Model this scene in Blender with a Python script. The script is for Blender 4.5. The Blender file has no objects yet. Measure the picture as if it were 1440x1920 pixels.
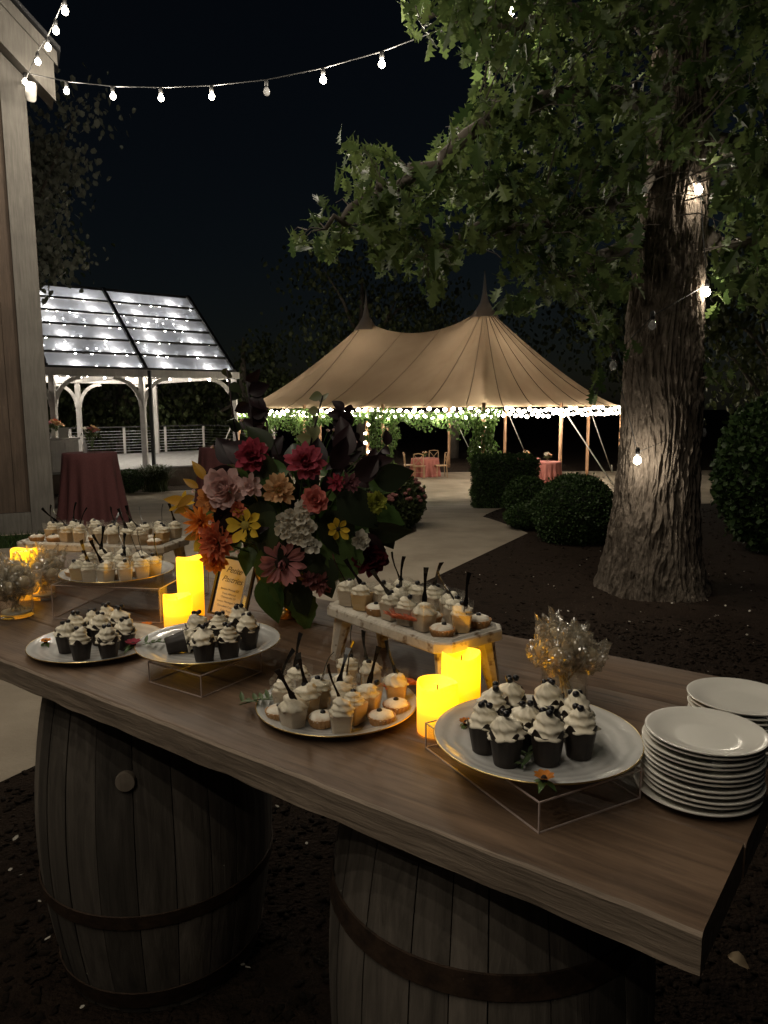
import bpy, bmesh, math, random
import numpy as np
from mathutils import Vector, Matrix, Euler, noise

random.seed(7)
R = math.radians
SC = bpy.context.scene
COL = SC.collection

# ------------------------------------------------------------------ camera
F_PX, CX, CY = 1400.0, 720.0, 960.0          # focal length and centre in pixels of the 1440x1920 photograph
PITCH, ROLL = R(8.0), 0.007
CAM = Vector((0, 0, 1.62))
FWD = Vector((0, math.cos(PITCH), -math.sin(PITCH)))
_r0 = Vector((1, 0, 0)); _u0 = Vector((0, math.sin(PITCH), math.cos(PITCH)))
RIGHT = _r0 * math.cos(ROLL) - _u0 * math.sin(ROLL)
UP = _u0 * math.cos(ROLL) + _r0 * math.sin(ROLL)
cam_data = bpy.data.cameras.new('camera')
cam_data.sensor_fit = 'VERTICAL'; cam_data.sensor_height = 36.0
cam_data.lens = 36.0 * F_PX / 1920.0
cam_data.clip_start = 0.05; cam_data.clip_end = 2000
cam = bpy.data.objects.new('camera', cam_data); COL.objects.link(cam)
mw = Matrix.Identity(4)
for i in range(3):
    mw[i][0] = RIGHT[i]; mw[i][1] = UP[i]; mw[i][2] = -FWD[i]; mw[i][3] = CAM[i]
cam.matrix_world = mw
SC.camera = cam

# ------------------------------------------------------------------ night sky, moonlight, exposure
world = bpy.data.worlds.new('World'); SC.world = world; world.use_nodes = True
nt = world.node_tree
bg = nt.nodes['Background']
sky = nt.nodes.new('ShaderNodeTexSky'); sky.sky_type = 'NISHITA'; sky.sun_disc = False
sky.sun_elevation = R(20); sky.sun_rotation = R(-115)
nt.links.new(sky.outputs['Color'], bg.inputs['Color'])
bg.inputs['Strength'].default_value = 0.0009
sun_d = bpy.data.lights.new('moon', 'SUN'); sun_d.energy = 0.004; sun_d.angle = R(0.5); sun_d.color = (1, .95, .88)
sun = bpy.data.objects.new('moon', sun_d); COL.objects.link(sun)
sun.rotation_euler = Euler((R(70), 0, R(-65)))
vs = SC.view_settings
vs.view_transform = 'Standard'; vs.look = 'None'; vs.exposure = 0.45; vs.gamma = 1.0; vs.use_curve_mapping = False
SC.cycles.use_denoising = True
SC.cycles.max_bounces = 10; SC.cycles.diffuse_bounces = 3; SC.cycles.glossy_bounces = 4
SC.cycles.transparent_max_bounces = 24; SC.cycles.transmission_bounces = 6
SC.cycles.sample_clamp_indirect = 4.0
SC.cycles.caustics_reflective = False; SC.cycles.caustics_refractive = False

# ------------------------------------------------------------------ pixel helpers (used to measure places, all in metres)
def ray(px, py):
    return FWD + RIGHT * ((px - CX) / F_PX) - UP * ((py - CY) / F_PX)
def P(px, py, z):
    d = ray(px, py); return CAM + d * ((z - CAM.z) / d.z)
def AY(px, py, Y):
    d = ray(px, py); return CAM + d * (Y / d.y)
def project(p):
    q = Vector(p) - CAM; w = q.dot(FWD)
    return CX + F_PX * q.dot(RIGHT) / w, CY - F_PX * q.dot(UP) / w
def terr(y):
    s = min(1, max(0, (y - 9.5) / 12.5)); return -1.0 * s * s * (3 - 2 * s)
def G(px, py):
    z = 0.0; p = P(px, py, 0)
    for _ in range(40):
        p = P(px, py, z); z = 0.5 * z + 0.5 * terr(p.y)
    return Vector((p.x, p.y, terr(p.y)))

# ------------------------------------------------------------------ mesh builder
class MB:
    def __init__(s): s.v = []; s.f = []
    def add(s, verts, faces, M=None):
        b = len(s.v)
        if M is not None: verts = [M @ Vector(v) for v in verts]
        s.v.extend([tuple(v) for v in verts]); s.f.extend([tuple(i + b for i in f) for f in faces])
        return s
    def box(s, c, size, M=None):
        x, y, z = c; a, b, d = [q / 2 for q in size]
        vs_ = [(x + i * a, y + j * b, z + k * d) for k in (-1, 1) for j in (-1, 1) for i in (-1, 1)]
        return s.add(vs_, [(0, 2, 3, 1), (4, 5, 7, 6), (0, 1, 5, 4), (1, 3, 7, 5), (3, 2, 6, 7), (2, 0, 4, 6)], M)
    def beam(s, p, q, w, h, up=(0, 0, 1)):
        p = Vector(p); q = Vector(q); d = (q - p); L = d.length; d.normalize()
        up = Vector(up)
        if abs(d.dot(up)) > .98: up = Vector((0, 1, 0))
        x = d.cross(up).normalized(); y = x.cross(d).normalized()
        M = Matrix.Identity(4)
        for i in range(3): M[i][0] = x[i]; M[i][1] = d[i]; M[i][2] = y[i]; M[i][3] = p[i]
        return s.box((0, L / 2, 0), (w, L, h), M)
    def tube(s, pts, rad, n=8, cap=True):
        pts = [Vector(p) for p in pts]
        if not hasattr(rad, '__len__'): rad = [rad] * len(pts)
        rings = []; prev = None
        vv = []; ff = []
        for i, p in enumerate(pts):
            d = (pts[min(i + 1, len(pts) - 1)] - pts[max(i - 1, 0)])
            if d.length < 1e-9: d = Vector((0, 0, 1))
            d.normalize()
            if prev is None:
                a = Vector((0, 0, 1)) if abs(d.z) < .9 else Vector((1, 0, 0))
                x = d.cross(a).normalized()
            else:
                x = (prev - d * prev.dot(d)).normalized()
            prev = x; y = d.cross(x)
            for k in range(n):
                t = 2 * math.pi * k / n
                vv.append(p + (x * math.cos(t) + y * math.sin(t)) * rad[i])
        for i in range(len(pts) - 1):
            for k in range(n):
                ff.append((i * n + k, i * n + (k + 1) % n, (i + 1) * n + (k + 1) % n, (i + 1) * n + k))
        if cap:
            ff.append(tuple(range(n))[::-1]); ff.append(tuple((len(pts) - 1) * n + k for k in range(n)))
        return s.add(vv, ff)
    def lathe(s, prof, n=32, M=None, rf=None, cap0=True, cap1=True):
        vv = []; ff = []
        for j, (r, z) in enumerate(prof):
            for k in range(n):
                t = 2 * math.pi * k / n
                rr = rf(r, z, t) if rf else r
                vv.append((rr * math.cos(t), rr * math.sin(t), z))
        m = len(prof)
        for j in range(m - 1):
            for k in range(n):
                ff.append((j * n + k, j * n + (k + 1) % n, (j + 1) * n + (k + 1) % n, (j + 1) * n + k))
        if cap0: ff.append(tuple(range(n))[::-1])
        if cap1: ff.append(tuple((m - 1) * n + k for k in range(n)))
        return s.add(vv, ff, M)
    def grid(s, fn, nu, nv, closed_u=False):
        vv = [fn(i / nu, j / nv) for j in range(nv + 1) for i in range(nu + (0 if closed_u else 1))]
        w = nu if closed_u else nu + 1
        ff = []
        for j in range(nv):
            for i in range(nu):
                ff.append((j * w + i, j * w + (i + 1) % w, (j + 1) * w + (i + 1) % w, (j + 1) * w + i))
        return s.add(vv, ff)
    def mesh(s, name, mat, smooth=False):
        me = bpy.data.meshes.new(name); me.from_pydata(s.v, [], s.f); me.update()
        if mat: me.materials.append(mat)
        if smooth:
            me.polygons.foreach_set('use_smooth', [True] * len(me.polygons))
            if smooth != 'all':
                try: me.set_sharp_from_angle(angle=R(smooth if isinstance(smooth, (int, float)) and smooth is not True else 40))
                except Exception: pass
        return me
    def build(s, name, mat, parent=None, smooth=False, loc=None, rot=None):
        return link(name, s.mesh(name, mat, smooth), parent, loc, rot)
def link(name, data, parent=None, loc=None, rot=None):
    o = bpy.data.objects.new(name, data); COL.objects.link(o)
    if parent is not None: o.parent = parent
    if loc is not None: o.location = loc
    if rot is not None: o.rotation_euler = rot
    return o
def tag(o, label=None, cat=None, group=None, kind=None):
    if label: o['label'] = label
    if cat: o['category'] = cat
    if group: o['group'] = group
    if kind: o['kind'] = kind
    return o
def thing(name, label, cat, loc=(0, 0, 0), rz=0, group=None):
    o = link(name, None, None, loc, (0, 0, rz)); o.empty_display_size = .1
    return tag(o, label, cat, group)
def copy_tree(o, parent=None):
    c = o.copy(); COL.objects.link(c); c.parent = parent
    for ch in o.children: copy_tree(ch, c)
    return c
ORD = ['zeroth', 'first', 'second', 'third', 'fourth', 'fifth', 'sixth', 'seventh', 'eighth', 'ninth', 'tenth', 'eleventh', 'twelfth',
       'thirteenth', 'fourteenth', 'fifteenth', 'sixteenth', 'seventeenth', 'eighteenth', 'nineteenth', 'twentieth', 'twenty-first', 'twenty-second']
def ordinal(k, n, what='from the left'):
    if k == 0: return 'leftmost' if 'left' in what else 'topmost'
    return ORD[k + 1]

def scatter(name, tv, tf, mats, mat, parent=None, smooth=False):
    """joins many copies of one small template (numpy) into a single mesh"""
    tv = np.array(tv, float); n = len(tv); mats = np.array(mats, float)
    vv = np.einsum('kij,nj->kni', mats[:, :3, :3], tv) + mats[:, None, :3, 3]
    k = len(mats)
    flat = vv.reshape(-1, 3)
    me = bpy.data.meshes.new(name)
    lens = [len(f) for f in tf]; loops1 = np.array([i for f in tf for i in f])
    loops = (loops1[None, :] + (np.arange(k) * n)[:, None]).ravel()
    lt = np.tile(np.array(lens), k); ls = np.concatenate([[0], np.cumsum(lt)[:-1]])
    me.vertices.add(len(flat)); me.vertices.foreach_set('co', flat.ravel())
    me.loops.add(len(loops)); me.loops.foreach_set('vertex_index', loops.astype(np.int32))
    me.polygons.add(len(lt)); me.polygons.foreach_set('loop_start', ls.astype(np.int32)); me.polygons.foreach_set('loop_total', lt.astype(np.int32))
    me.update(calc_edges=True); me.validate()
    if mat: me.materials.append(mat)
    if smooth: me.polygons.foreach_set('use_smooth', [True] * len(me.polygons))
    return link(name, me, parent)
def rot_to(z_axis, spin=0.0, scale=1.0, loc=(0, 0, 0), sxyz=None):
    z = Vector(z_axis).normalized(); q = z.to_track_quat('Z', 'Y')
    M = q.to_matrix().to_4x4() @ Matrix.Rotation(spin, 4, 'Z')
    S = Matrix.Diagonal(Vector((*(sxyz or (scale,) * 3), 1)))
    return Matrix.Translation(Vector(loc)) @ M @ S

# ------------------------------------------------------------------ materials
def newmat(name):
    m = bpy.data.materials.new(name); m.use_nodes = True
    n = m.node_tree.nodes; l = m.node_tree.links
    return m, n, l, n['Principled BSDF'], n['Material Output']
def ramp(n, l, src, stops):
    r = n.new('ShaderNodeValToRGB')
    while len(r.color_ramp.elements) < len(stops): r.color_ramp.elements.new(.5)
    for e, (p, c) in zip(r.color_ramp.elements, stops):
        e.position = p; e.color = (*c, 1)
    l.new(src, r.inputs['Fac']); return r
def coords(n, l, scale=(1, 1, 1), space='Object', rot=(0, 0, 0)):
    tc = n.new('ShaderNodeTexCoord'); mp = n.new('ShaderNodeMapping')
    mp.inputs['Scale'].default_value = scale; mp.inputs['Rotation'].default_value = rot
    l.new(tc.outputs[space], mp.inputs['Vector']); return mp.outputs['Vector']
def noisy(name, c1, c2, scale=8, rough=.6, bump=.0, bscale=None, metal=0, stretch=(1, 1, 1), detail=6, spec=.5, c3=None, space='Object', rnd=0.0, bdist=.01):
    m, n, l, b, out = newmat(name)
    v = coords(n, l, stretch, space)
    tx = n.new('ShaderNodeTexNoise'); tx.inputs['Scale'].default_value = scale; tx.inputs['Detail'].default_value = detail
    tx.inputs['Roughness'].default_value = .62
    l.new(v, tx.inputs['Vector'])
    stops = [(.3, c1), (.7, c2)] if c3 is None else [(.25, c1), (.5, c2), (.75, c3)]
    r = ramp(n, l, tx.outputs['Fac'], stops)
    col = r.outputs['Color']
    if rnd:
        oi = n.new('ShaderNodeObjectInfo'); hs = n.new('ShaderNodeHueSaturation')
        mr = n.new('ShaderNodeMapRange'); mr.inputs['To Min'].default_value = 1 - rnd; mr.inputs['To Max'].default_value = 1 + rnd
        l.new(oi.outputs['Random'], mr.inputs['Value']); l.new(mr.outputs['Result'], hs.inputs['Value'])
        l.new(col, hs.inputs['Color']); col = hs.outputs['Color']
    l.new(col, b.inputs['Base Color'])
    b.inputs['Roughness'].default_value = rough; b.inputs['Metallic'].default_value = metal
    b.inputs['Specular IOR Level'].default_value = spec
    if bump:
        t2 = n.new('ShaderNodeTexNoise'); t2.inputs['Scale'].default_value = bscale or scale * 3; t2.inputs['Detail'].default_value = 8
        l.new(v, t2.inputs['Vector'])
        bp = n.new('ShaderNodeBump'); bp.inputs['Strength'].default_value = bump; bp.inputs['Distance'].default_value = bdist
        l.new(t2.outputs['Fac'], bp.inputs['Height']); l.new(bp.outputs['Normal'], b.inputs['Normal'])
    return m
def emit(name, color, strength):
    m, n, l, b, out = newmat(name)
    n.remove(b); e = n.new('ShaderNodeEmission'); e.inputs['Color'].default_value = (*color, 1); e.inputs['Strength'].default_value = strength
    tr = n.new('ShaderNodeBsdfTransparent'); ad = n.new('ShaderNodeAddShader')      # glowing clear glass: the filament lamp inside shines out through it
    l.new(e.outputs['Emission'], ad.inputs[0]); l.new(tr.outputs[0], ad.inputs[1])
    l.new(ad.outputs[0], out.inputs['Surface']); m.cycles.emission_sampling = 'NONE'
    return m
def clear(name, tint=(1, 1, 1), ior=1.45, rough=.04, add=0.0, milky=0.0, milk=(1, 1, 1), bump=0.0):
    """thin clear sheet: transparent with fresnel gloss, optionally milky"""
    m, n, l, b, out = newmat(name); n.remove(b)
    t = n.new('ShaderNodeBsdfTransparent'); t.inputs['Color'].default_value = (*tint, 1)
    g = n.new('ShaderNodeBsdfGlossy'); g.inputs['Roughness'].default_value = rough
    lw = n.new('ShaderNodeLayerWeight'); lw.inputs['Blend'].default_value = .5
    pw = n.new('ShaderNodeMath'); pw.operation = 'POWER'; pw.inputs[1].default_value = 4.0; l.new(lw.outputs['Facing'], pw.inputs[0])
    ad = n.new('ShaderNodeMath'); ad.operation = 'MULTIPLY_ADD'; ad.inputs[1].default_value = .75; ad.inputs[2].default_value = .035 + add; ad.use_clamp = True
    l.new(pw.outputs[0], ad.inputs[0])
    base = t.outputs[0]
    if milky:
        d = n.new('ShaderNodeBsdfDiffuse'); d.inputs['Color'].default_value = (*milk, 1)
        tr = n.new('ShaderNodeBsdfTranslucent'); tr.inputs['Color'].default_value = (*milk, 1)
        ms = n.new('ShaderNodeMixShader'); ms.inputs[0].default_value = .5
        l.new(d.outputs[0], ms.inputs[1]); l.new(tr.outputs[0], ms.inputs[2])
        m2 = n.new('ShaderNodeMixShader'); m2.inputs[0].default_value = milky
        l.new(t.outputs[0], m2.inputs[1]); l.new(ms.outputs[0], m2.inputs[2]); base = m2.outputs[0]
    if bump:
        tx = n.new('ShaderNodeTexNoise'); tx.inputs['Scale'].default_value = 60; v = coords(n, l); l.new(v, tx.inputs['Vector'])
        bp = n.new('ShaderNodeBump'); bp.inputs['Strength'].default_value = bump; bp.inputs['Distance'].default_value = .004
        l.new(tx.outputs['Fac'], bp.inputs['Height']); l.new(bp.outputs['Normal'], g.inputs['Normal'])
    mx = n.new('ShaderNodeMixShader'); l.new(ad.outputs[0], mx.inputs[0]); l.new(base, mx.inputs[1]); l.new(g.outputs[0], mx.inputs[2])
    l.new(mx.outputs[0], out.inputs['Surface'])
    return m
def leafmat(name, c1, c2, trans=.35, rough=.5, island=True, spec=.3):
    m, n, l, b, out = newmat(name)
    if island:
        g = n.new('ShaderNodeNewGeometry'); src = g.outputs['Random Per Island']
    else:
        g = n.new('ShaderNodeObjectInfo'); src = g.outputs['Random']
    r = ramp(n, l, src, [(0, c1), (1, c2)])
    tx = n.new('ShaderNodeTexNoise'); tx.inputs['Scale'].default_value = 40
    v = coords(n, l, (1, 1, 1)); l.new(v, tx.inputs['Vector'])
    hs = n.new('ShaderNodeHueSaturation'); mr = n.new('ShaderNodeMapRange'); mr.inputs['To Min'].default_value = .75; mr.inputs['To Max'].default_value = 1.25
    l.new(tx.outputs['Fac'], mr.inputs['Value']); l.new(mr.outputs['Result'], hs.inputs['Value']); l.new(r.outputs['Color'], hs.inputs['Color'])
    l.new(hs.outputs['Color'], b.inputs['Base Color']); b.inputs['Roughness'].default_value = rough; b.inputs['Specular IOR Level'].default_value = spec
    tr = n.new('ShaderNodeBsdfTranslucent'); l.new(hs.outputs['Color'], tr.inputs['Color'])
    mx = n.new('ShaderNodeMixShader'); mx.inputs[0].default_value = trans
    l.new(b.outputs[0], mx.inputs[1]); l.new(tr.outputs[0], mx.inputs[2]); l.new(mx.outputs[0], out.inputs['Surface'])
    return m
def wood(name, dark, light, scale=3.0, rough=.6, bump=.3, axis='X', rnd=.12, wear=None):
    """grain runs along the object's own axis"""
    st = {'X': (1.0, 14, 14), 'Y': (14, 1.0, 14), 'Z': (14, 14, 1.0)}[axis]
    m, n, l, b, out = newmat(name)
    v = coords(n, l, st)
    oi = n.new('ShaderNodeObjectInfo'); off = n.new('ShaderNodeVectorMath'); off.operation = 'ADD'
    sc = n.new('ShaderNodeVectorMath'); sc.operation = 'SCALE'; sc.inputs['Scale'].default_value = 37.0
    l.new(oi.outputs['Random'], sc.inputs[0]); l.new(v, off.inputs[0]); l.new(sc.outputs[0], off.inputs[1])
    tx = n.new('ShaderNodeTexNoise'); tx.inputs['Scale'].default_value = scale; tx.inputs['Detail'].default_value = 9; tx.inputs['Roughness'].default_value = .65
    tx.inputs['Distortion'].default_value = .6
    l.new(off.outputs[0], tx.inputs['Vector'])
    r = ramp(n, l, tx.outputs['Fac'], [(.28, dark), (.72, light)])
    col = r.outputs['Color']
    # large blotches
    v2 = coords(n, l, (1, 1, 1)); t3 = n.new('ShaderNodeTexNoise'); t3.inputs['Scale'].default_value = 2.5; t3.inputs['Detail'].default_value = 4
    l.new(v2, t3.inputs['Vector'])
    hs = n.new('ShaderNodeHueSaturation')
    mr = n.new('ShaderNodeMapRange'); mr.inputs['To Min'].default_value = .6; mr.inputs['To Max'].default_value = 1.4
    l.new(t3.outputs['Fac'], mr.inputs['Value'])
    mr2 = n.new('ShaderNodeMapRange'); mr2.inputs['To Min'].default_value = 1 - rnd; mr2.inputs['To Max'].default_value = 1 + rnd
    l.new(oi.outputs['Random'], mr2.inputs['Value'])
    mu = n.new('ShaderNodeMath'); mu.operation = 'MULTIPLY'; l.new(mr.outputs[0], mu.inputs[0]); l.new(mr2.outputs[0], mu.inputs[1])
    l.new(mu.outputs[0], hs.inputs['Value']); l.new(col, hs.inputs['Color']); col = hs.outputs['Color']
    if wear:
        t4 = n.new('ShaderNodeTexNoise'); t4.inputs['Scale'].default_value = 38; t4.inputs['Detail'].default_value = 6; l.new(v2, t4.inputs['Vector'])
        rr = ramp(n, l, t4.outputs['Fac'], [(.56, (0, 0, 0)), (.66, (1, 1, 1))])
        mxc = n.new('ShaderNodeMix'); mxc.data_type = 'RGBA'
        l.new(rr.outputs['Color'], mxc.inputs['Factor']); l.new(col, mxc.inputs['A']); mxc.inputs['B'].default_value = (*wear, 1)
        col = mxc.outputs['Result']
    l.new(col, b.inputs['Base Color'])
    b.inputs['Roughness'].default_value = rough
    bp = n.new('ShaderNodeBump'); bp.inputs['Strength'].default_value = bump; bp.inputs['Distance'].default_value = .004
    l.new(tx.outputs['Fac'], bp.inputs['Height']); l.new(bp.outputs['Normal'], b.inputs['Normal'])
    return m

M = {}
M['bulb'] = emit('lit_bulb', (1, .9, .72), 14)
M['bulb_small'] = emit('lit_small_bulb', (1, .9, .7), 12)
M['bulb_pav'] = emit('lit_pavilion_bulb', (1, .95, .84), 12)
M['bulb_off'] = clear('unlit_bulb_glass', (.8, .8, .8), 1.5, .05, .1, .3, (.8, .8, .8))
M['socket'] = noisy('socket_black', (.01, .01, .01), (.02, .02, .02), rough=.5)
M['wire'] = noisy('black_wire', (.008, .008, .008), (.02, .02, .02), rough=.6)
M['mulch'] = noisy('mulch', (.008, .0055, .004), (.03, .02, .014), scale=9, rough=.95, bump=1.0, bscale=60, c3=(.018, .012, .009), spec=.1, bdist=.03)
M['chip'] = noisy('mulch_chip', (.006, .0045, .003), (.026, .018, .013), scale=30, rough=.95, spec=.1, space='Generated')
M['concrete'] = noisy('path_concrete', (.2, .165, .125), (.36, .31, .24), scale=1.1, rough=.85, bump=.35, bscale=60, detail=10, spec=.2)
M['grass'] = leafmat('grass_blades', (.02, .05, .012), (.05, .09, .02), .3)
M['lawn'] = noisy('lawn_soil', (.012, .02, .006), (.03, .05, .015), scale=20, rough=.95, bump=.6, spec=.1)
M['table'] = wood('table_oak', (.058, .037, .024), (.18, .117, .075), 3.0, .5, .45, 'X', .2)
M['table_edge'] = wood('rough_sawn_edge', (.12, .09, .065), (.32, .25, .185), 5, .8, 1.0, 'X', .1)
M['table'].node_tree.nodes['Principled BSDF'].inputs['Specular IOR Level'].default_value = .25
M['stave'] = wood('barrel_stave', (.055, .046, .037), (.17, .145, .118), 3.0, .8, .9, 'Z', .5)
M['hoop'] = noisy('barrel_hoop', (.03, .02, .014), (.09, .055, .035), scale=25, rough=.65, metal=.5, bump=.2)
M['bung'] = wood('bung_wood', (.2, .16, .12), (.32, .27, .22), 3, .8, .2, 'X')
M['china'] = noisy('white_china', (.70, .68, .62), (.76, .74, .68), scale=3, rough=.16, spec=.5)
M['charger'] = None
M['gold'] = noisy('gold_rim', (.75, .55, .22), (.85, .66, .3), scale=20, rough=.28, metal=1)
M['wax'] = None
M['whitewash'] = wood('whitewashed_wood', (.42, .38, .31), (.68, .63, .54), 3, .65, .35, 'X', .05, wear=(.2, .14, .085))
M['clear_cup'] = clear('clear_cup_plastic', (.97, .97, .96), 1.45, .05, .03, .06, (.9, .9, .85))
M['acrylic'] = clear('acrylic_sheet', (.96, .955, .95), 1.49, .03, .015)
M['acrylic_edge_glint'] = noisy('acrylic_edge_glint', (.42, .33, .3), (.6, .5, .46), scale=30, rough=.15, spec=.8)  # bright edge lines: light gathered in the sheets, painted as pale bars
M['glass'] = clear('jar_glass', (.95, .96, .95), 1.5, .03, .03, .02)
M['cello'] = clear('cellophane', (.95, .94, .9), 1.5, .2, .16, .26, (.62, .56, .44), .5)
M['mousse'] = noisy('tan_mousse', (.5, .36, .24), (.62, .47, .33), scale=40, rough=.7)
M['cream'] = noisy('whipped_cream', (.82, .74, .57), (.9, .83, .67), scale=30, rough=.55)
M['berry'] = noisy('blueberry', (.004, .004, .006), (.014, .012, .016), scale=60, rough=.35)
M['wrap'] = noisy('dark_paper', (.012, .008, .006), (.03, .02, .014), scale=40, rough=.6)
M['cake'] = noisy('chocolate_cake', (.02, .01, .006), (.05, .028, .018), scale=60, rough=.9, bump=.5)
M['fork'] = noisy('black_plastic', (.006, .005, .004), (.015, .012, .01), scale=20, rough=.18)
M['crust'] = noisy('tart_crust', (.42, .22, .09), (.58, .34, .15), scale=50, rough=.75, bump=.3)
M['meringue'] = noisy('toasted_meringue', (.5, .27, .11), (.86, .8, .67), scale=26, rough=.6, c3=(.88, .83, .72))
M['cakepop'] = noisy('cake_pop_ivory', (.62, .5, .32), (.75, .63, .44), scale=30, rough=.6)
M['stick'] = noisy('paper_stick', (.72, .66, .54), (.82, .76, .64), rough=.7)
M['brass'] = noisy('brass', (.42, .27, .07), (.6, .42, .14), scale=12, rough=.25, metal=1)
M['card'] = noisy('menu_card', (.7, .66, .56), (.76, .72, .62), scale=5, rough=.8)
M['ink'] = noisy('grey_ink', (.1, .095, .09), (.13, .12, .11), rough=.8)
M['frame'] = noisy('dark_frame', (.015, .012, .01), (.035, .026, .02), rough=.4)
M['bark'] = noisy('oak_bark', (.085, .068, .053), (.19, .158, .128), scale=10, rough=.95, bump=1.0, bscale=34, stretch=(1, 1, .3), spec=.1, bdist=.045)
M['bark_far'] = noisy('far_bark', (.06, .05, .04), (.13, .11, .09), scale=6, rough=.95, stretch=(1, 1, .3))
M['oak'] = leafmat('oak_leaf', (.035, .065, .02), (.13, .175, .055), .4)
M['oak_single'] = leafmat('oak_leaf_single', (.035, .065, .02), (.13, .175, .055), .4, island=False)
M['lamplit_leaf'] = leafmat('lamplit_leaf', (.1, .11, .085), (.2, .21, .17), .35)  # paler leaf colour stands in for nearby lamps shining on the tree
M['far_leaf'] = leafmat('far_leaf', (.03, .045, .015), (.075, .09, .035), .35)
M['box'] = leafmat('boxwood_leaf', (.02, .045, .012), (.05, .085, .025), .2)
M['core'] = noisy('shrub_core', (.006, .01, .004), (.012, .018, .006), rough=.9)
M['vine'] = leafmat('vine_leaf', (.07, .13, .03), (.15, .23, .08), .4)
M['canvas'] = None
M['seam'] = noisy('tent_seam', (.2, .15, .1), (.25, .19, .13), rough=.9)
M['cap'] = None
M['pole'] = wood('tent_pole_pine', (.36, .19, .1), (.5, .29, .16), 3, .5, .1, 'Z')
M['rope'] = noisy('white_rope', (.5, .48, .44), (.6, .58, .54), rough=.9)
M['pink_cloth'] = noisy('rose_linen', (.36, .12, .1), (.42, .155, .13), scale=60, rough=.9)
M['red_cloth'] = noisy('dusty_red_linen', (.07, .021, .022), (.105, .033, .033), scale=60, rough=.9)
M['chair'] = wood('chair_oak', (.3, .19, .1), (.42, .28, .16), 4, .5, .1, 'Z')
M['timber'] = wood('pavilion_timber', (.36, .34, .33), (.52, .5, .48), 3, .7, .2, 'Z')
M['dark_metal'] = noisy('dark_metal', (.012, .012, .013), (.025, .025, .027), rough=.5)
M['cable'] = noisy('steel_cable', (.35, .36, .38), (.5, .5, .52), rough=.3, metal=1)
M['deck'] = noisy('deck_boards', (.22, .215, .21), (.32, .315, .31), scale=5, rough=.7)
M['panel'] = clear('polycarbonate_panel', (.9, .92, .95), 1.45, .15, .05, .5, (.58, .62, .72))
M['barn_trim'] = wood('barn_trim', (.11, .1, .088), (.19, .177, .157), 3, .7, .2, 'Z', .05)
M['barn_wall'] = wood('barn_board', (.05, .034, .024), (.1, .07, .05), 3, .75, .3, 'Z', .2)
M['roof'] = noisy('barn_roof', (.03, .03, .032), (.05, .05, .055), rough=.8)
M['white_metal'] = noisy('white_paint', (.6, .58, .54), (.7, .68, .64), rough=.5)

def mk_wax():
    m, n, l, b, out = newmat('glowing_candle_wax')
    tc = n.new('ShaderNodeTexCoord'); sp = n.new('ShaderNodeSeparateXYZ'); l.new(tc.outputs['Generated'], sp.inputs[0])
    r = ramp(n, l, sp.outputs['Z'], [(0, (.30, .095, .0)), (.38, (.52, .2, .001)), (.66, (1.15, .55, .004)), (.84, (1.0, .47, .003)), (1, (.55, .22, .001))])
    b.inputs['Base Color'].default_value = (.8, .62, .3, 1); b.inputs['Roughness'].default_value = .5
    l.new(r.outputs['Color'], b.inputs['Emission Color']); b.inputs['Emission Strength'].default_value = 2.5
    return m
M['wax'] = mk_wax()
def mk_canvas():
    m, n, l, b, out = newmat('sail_canvas'); n.remove(b)
    v = coords(n, l, (1, 1, 1)); tx = n.new('ShaderNodeTexNoise'); tx.inputs['Scale'].default_value = 1.2; tx.inputs['Detail'].default_value = 6; l.new(v, tx.inputs['Vector'])
    r = ramp(n, l, tx.outputs['Fac'], [(.3, (.355, .265, .18)), (.7, (.42, .32, .22))])
    d = n.new('ShaderNodeBsdfDiffuse'); t = n.new('ShaderNodeBsdfTranslucent')
    l.new(r.outputs['Color'], d.inputs['Color']); l.new(r.outputs['Color'], t.inputs['Color'])
    mx = n.new('ShaderNodeMixShader'); mx.inputs[0].default_value = .5
    l.new(d.outputs[0], mx.inputs[1]); l.new(t.outputs[0], mx.inputs[2]); l.new(mx.outputs[0], out.inputs['Surface'])
    return m
M['canvas'] = mk_canvas()
def mk_cap():
    m, n, l, b, out = newmat('tent_peak_cap')
    b.inputs['Base Color'].default_value = (.4, .39, .37, 1); b.inputs['Roughness'].default_value = .9
    t = n.new('ShaderNodeBsdfTranslucent'); t.inputs['Color'].default_value = (.34, .33, .31, 1)
    mx = n.new('ShaderNodeMixShader'); mx.inputs[0].default_value = .55
    l.new(b.outputs[0], mx.inputs[1]); l.new(t.outputs[0], mx.inputs[2]); l.new(mx.outputs[0], out.inputs['Surface']); return m
M['cap'] = mk_cap()
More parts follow.
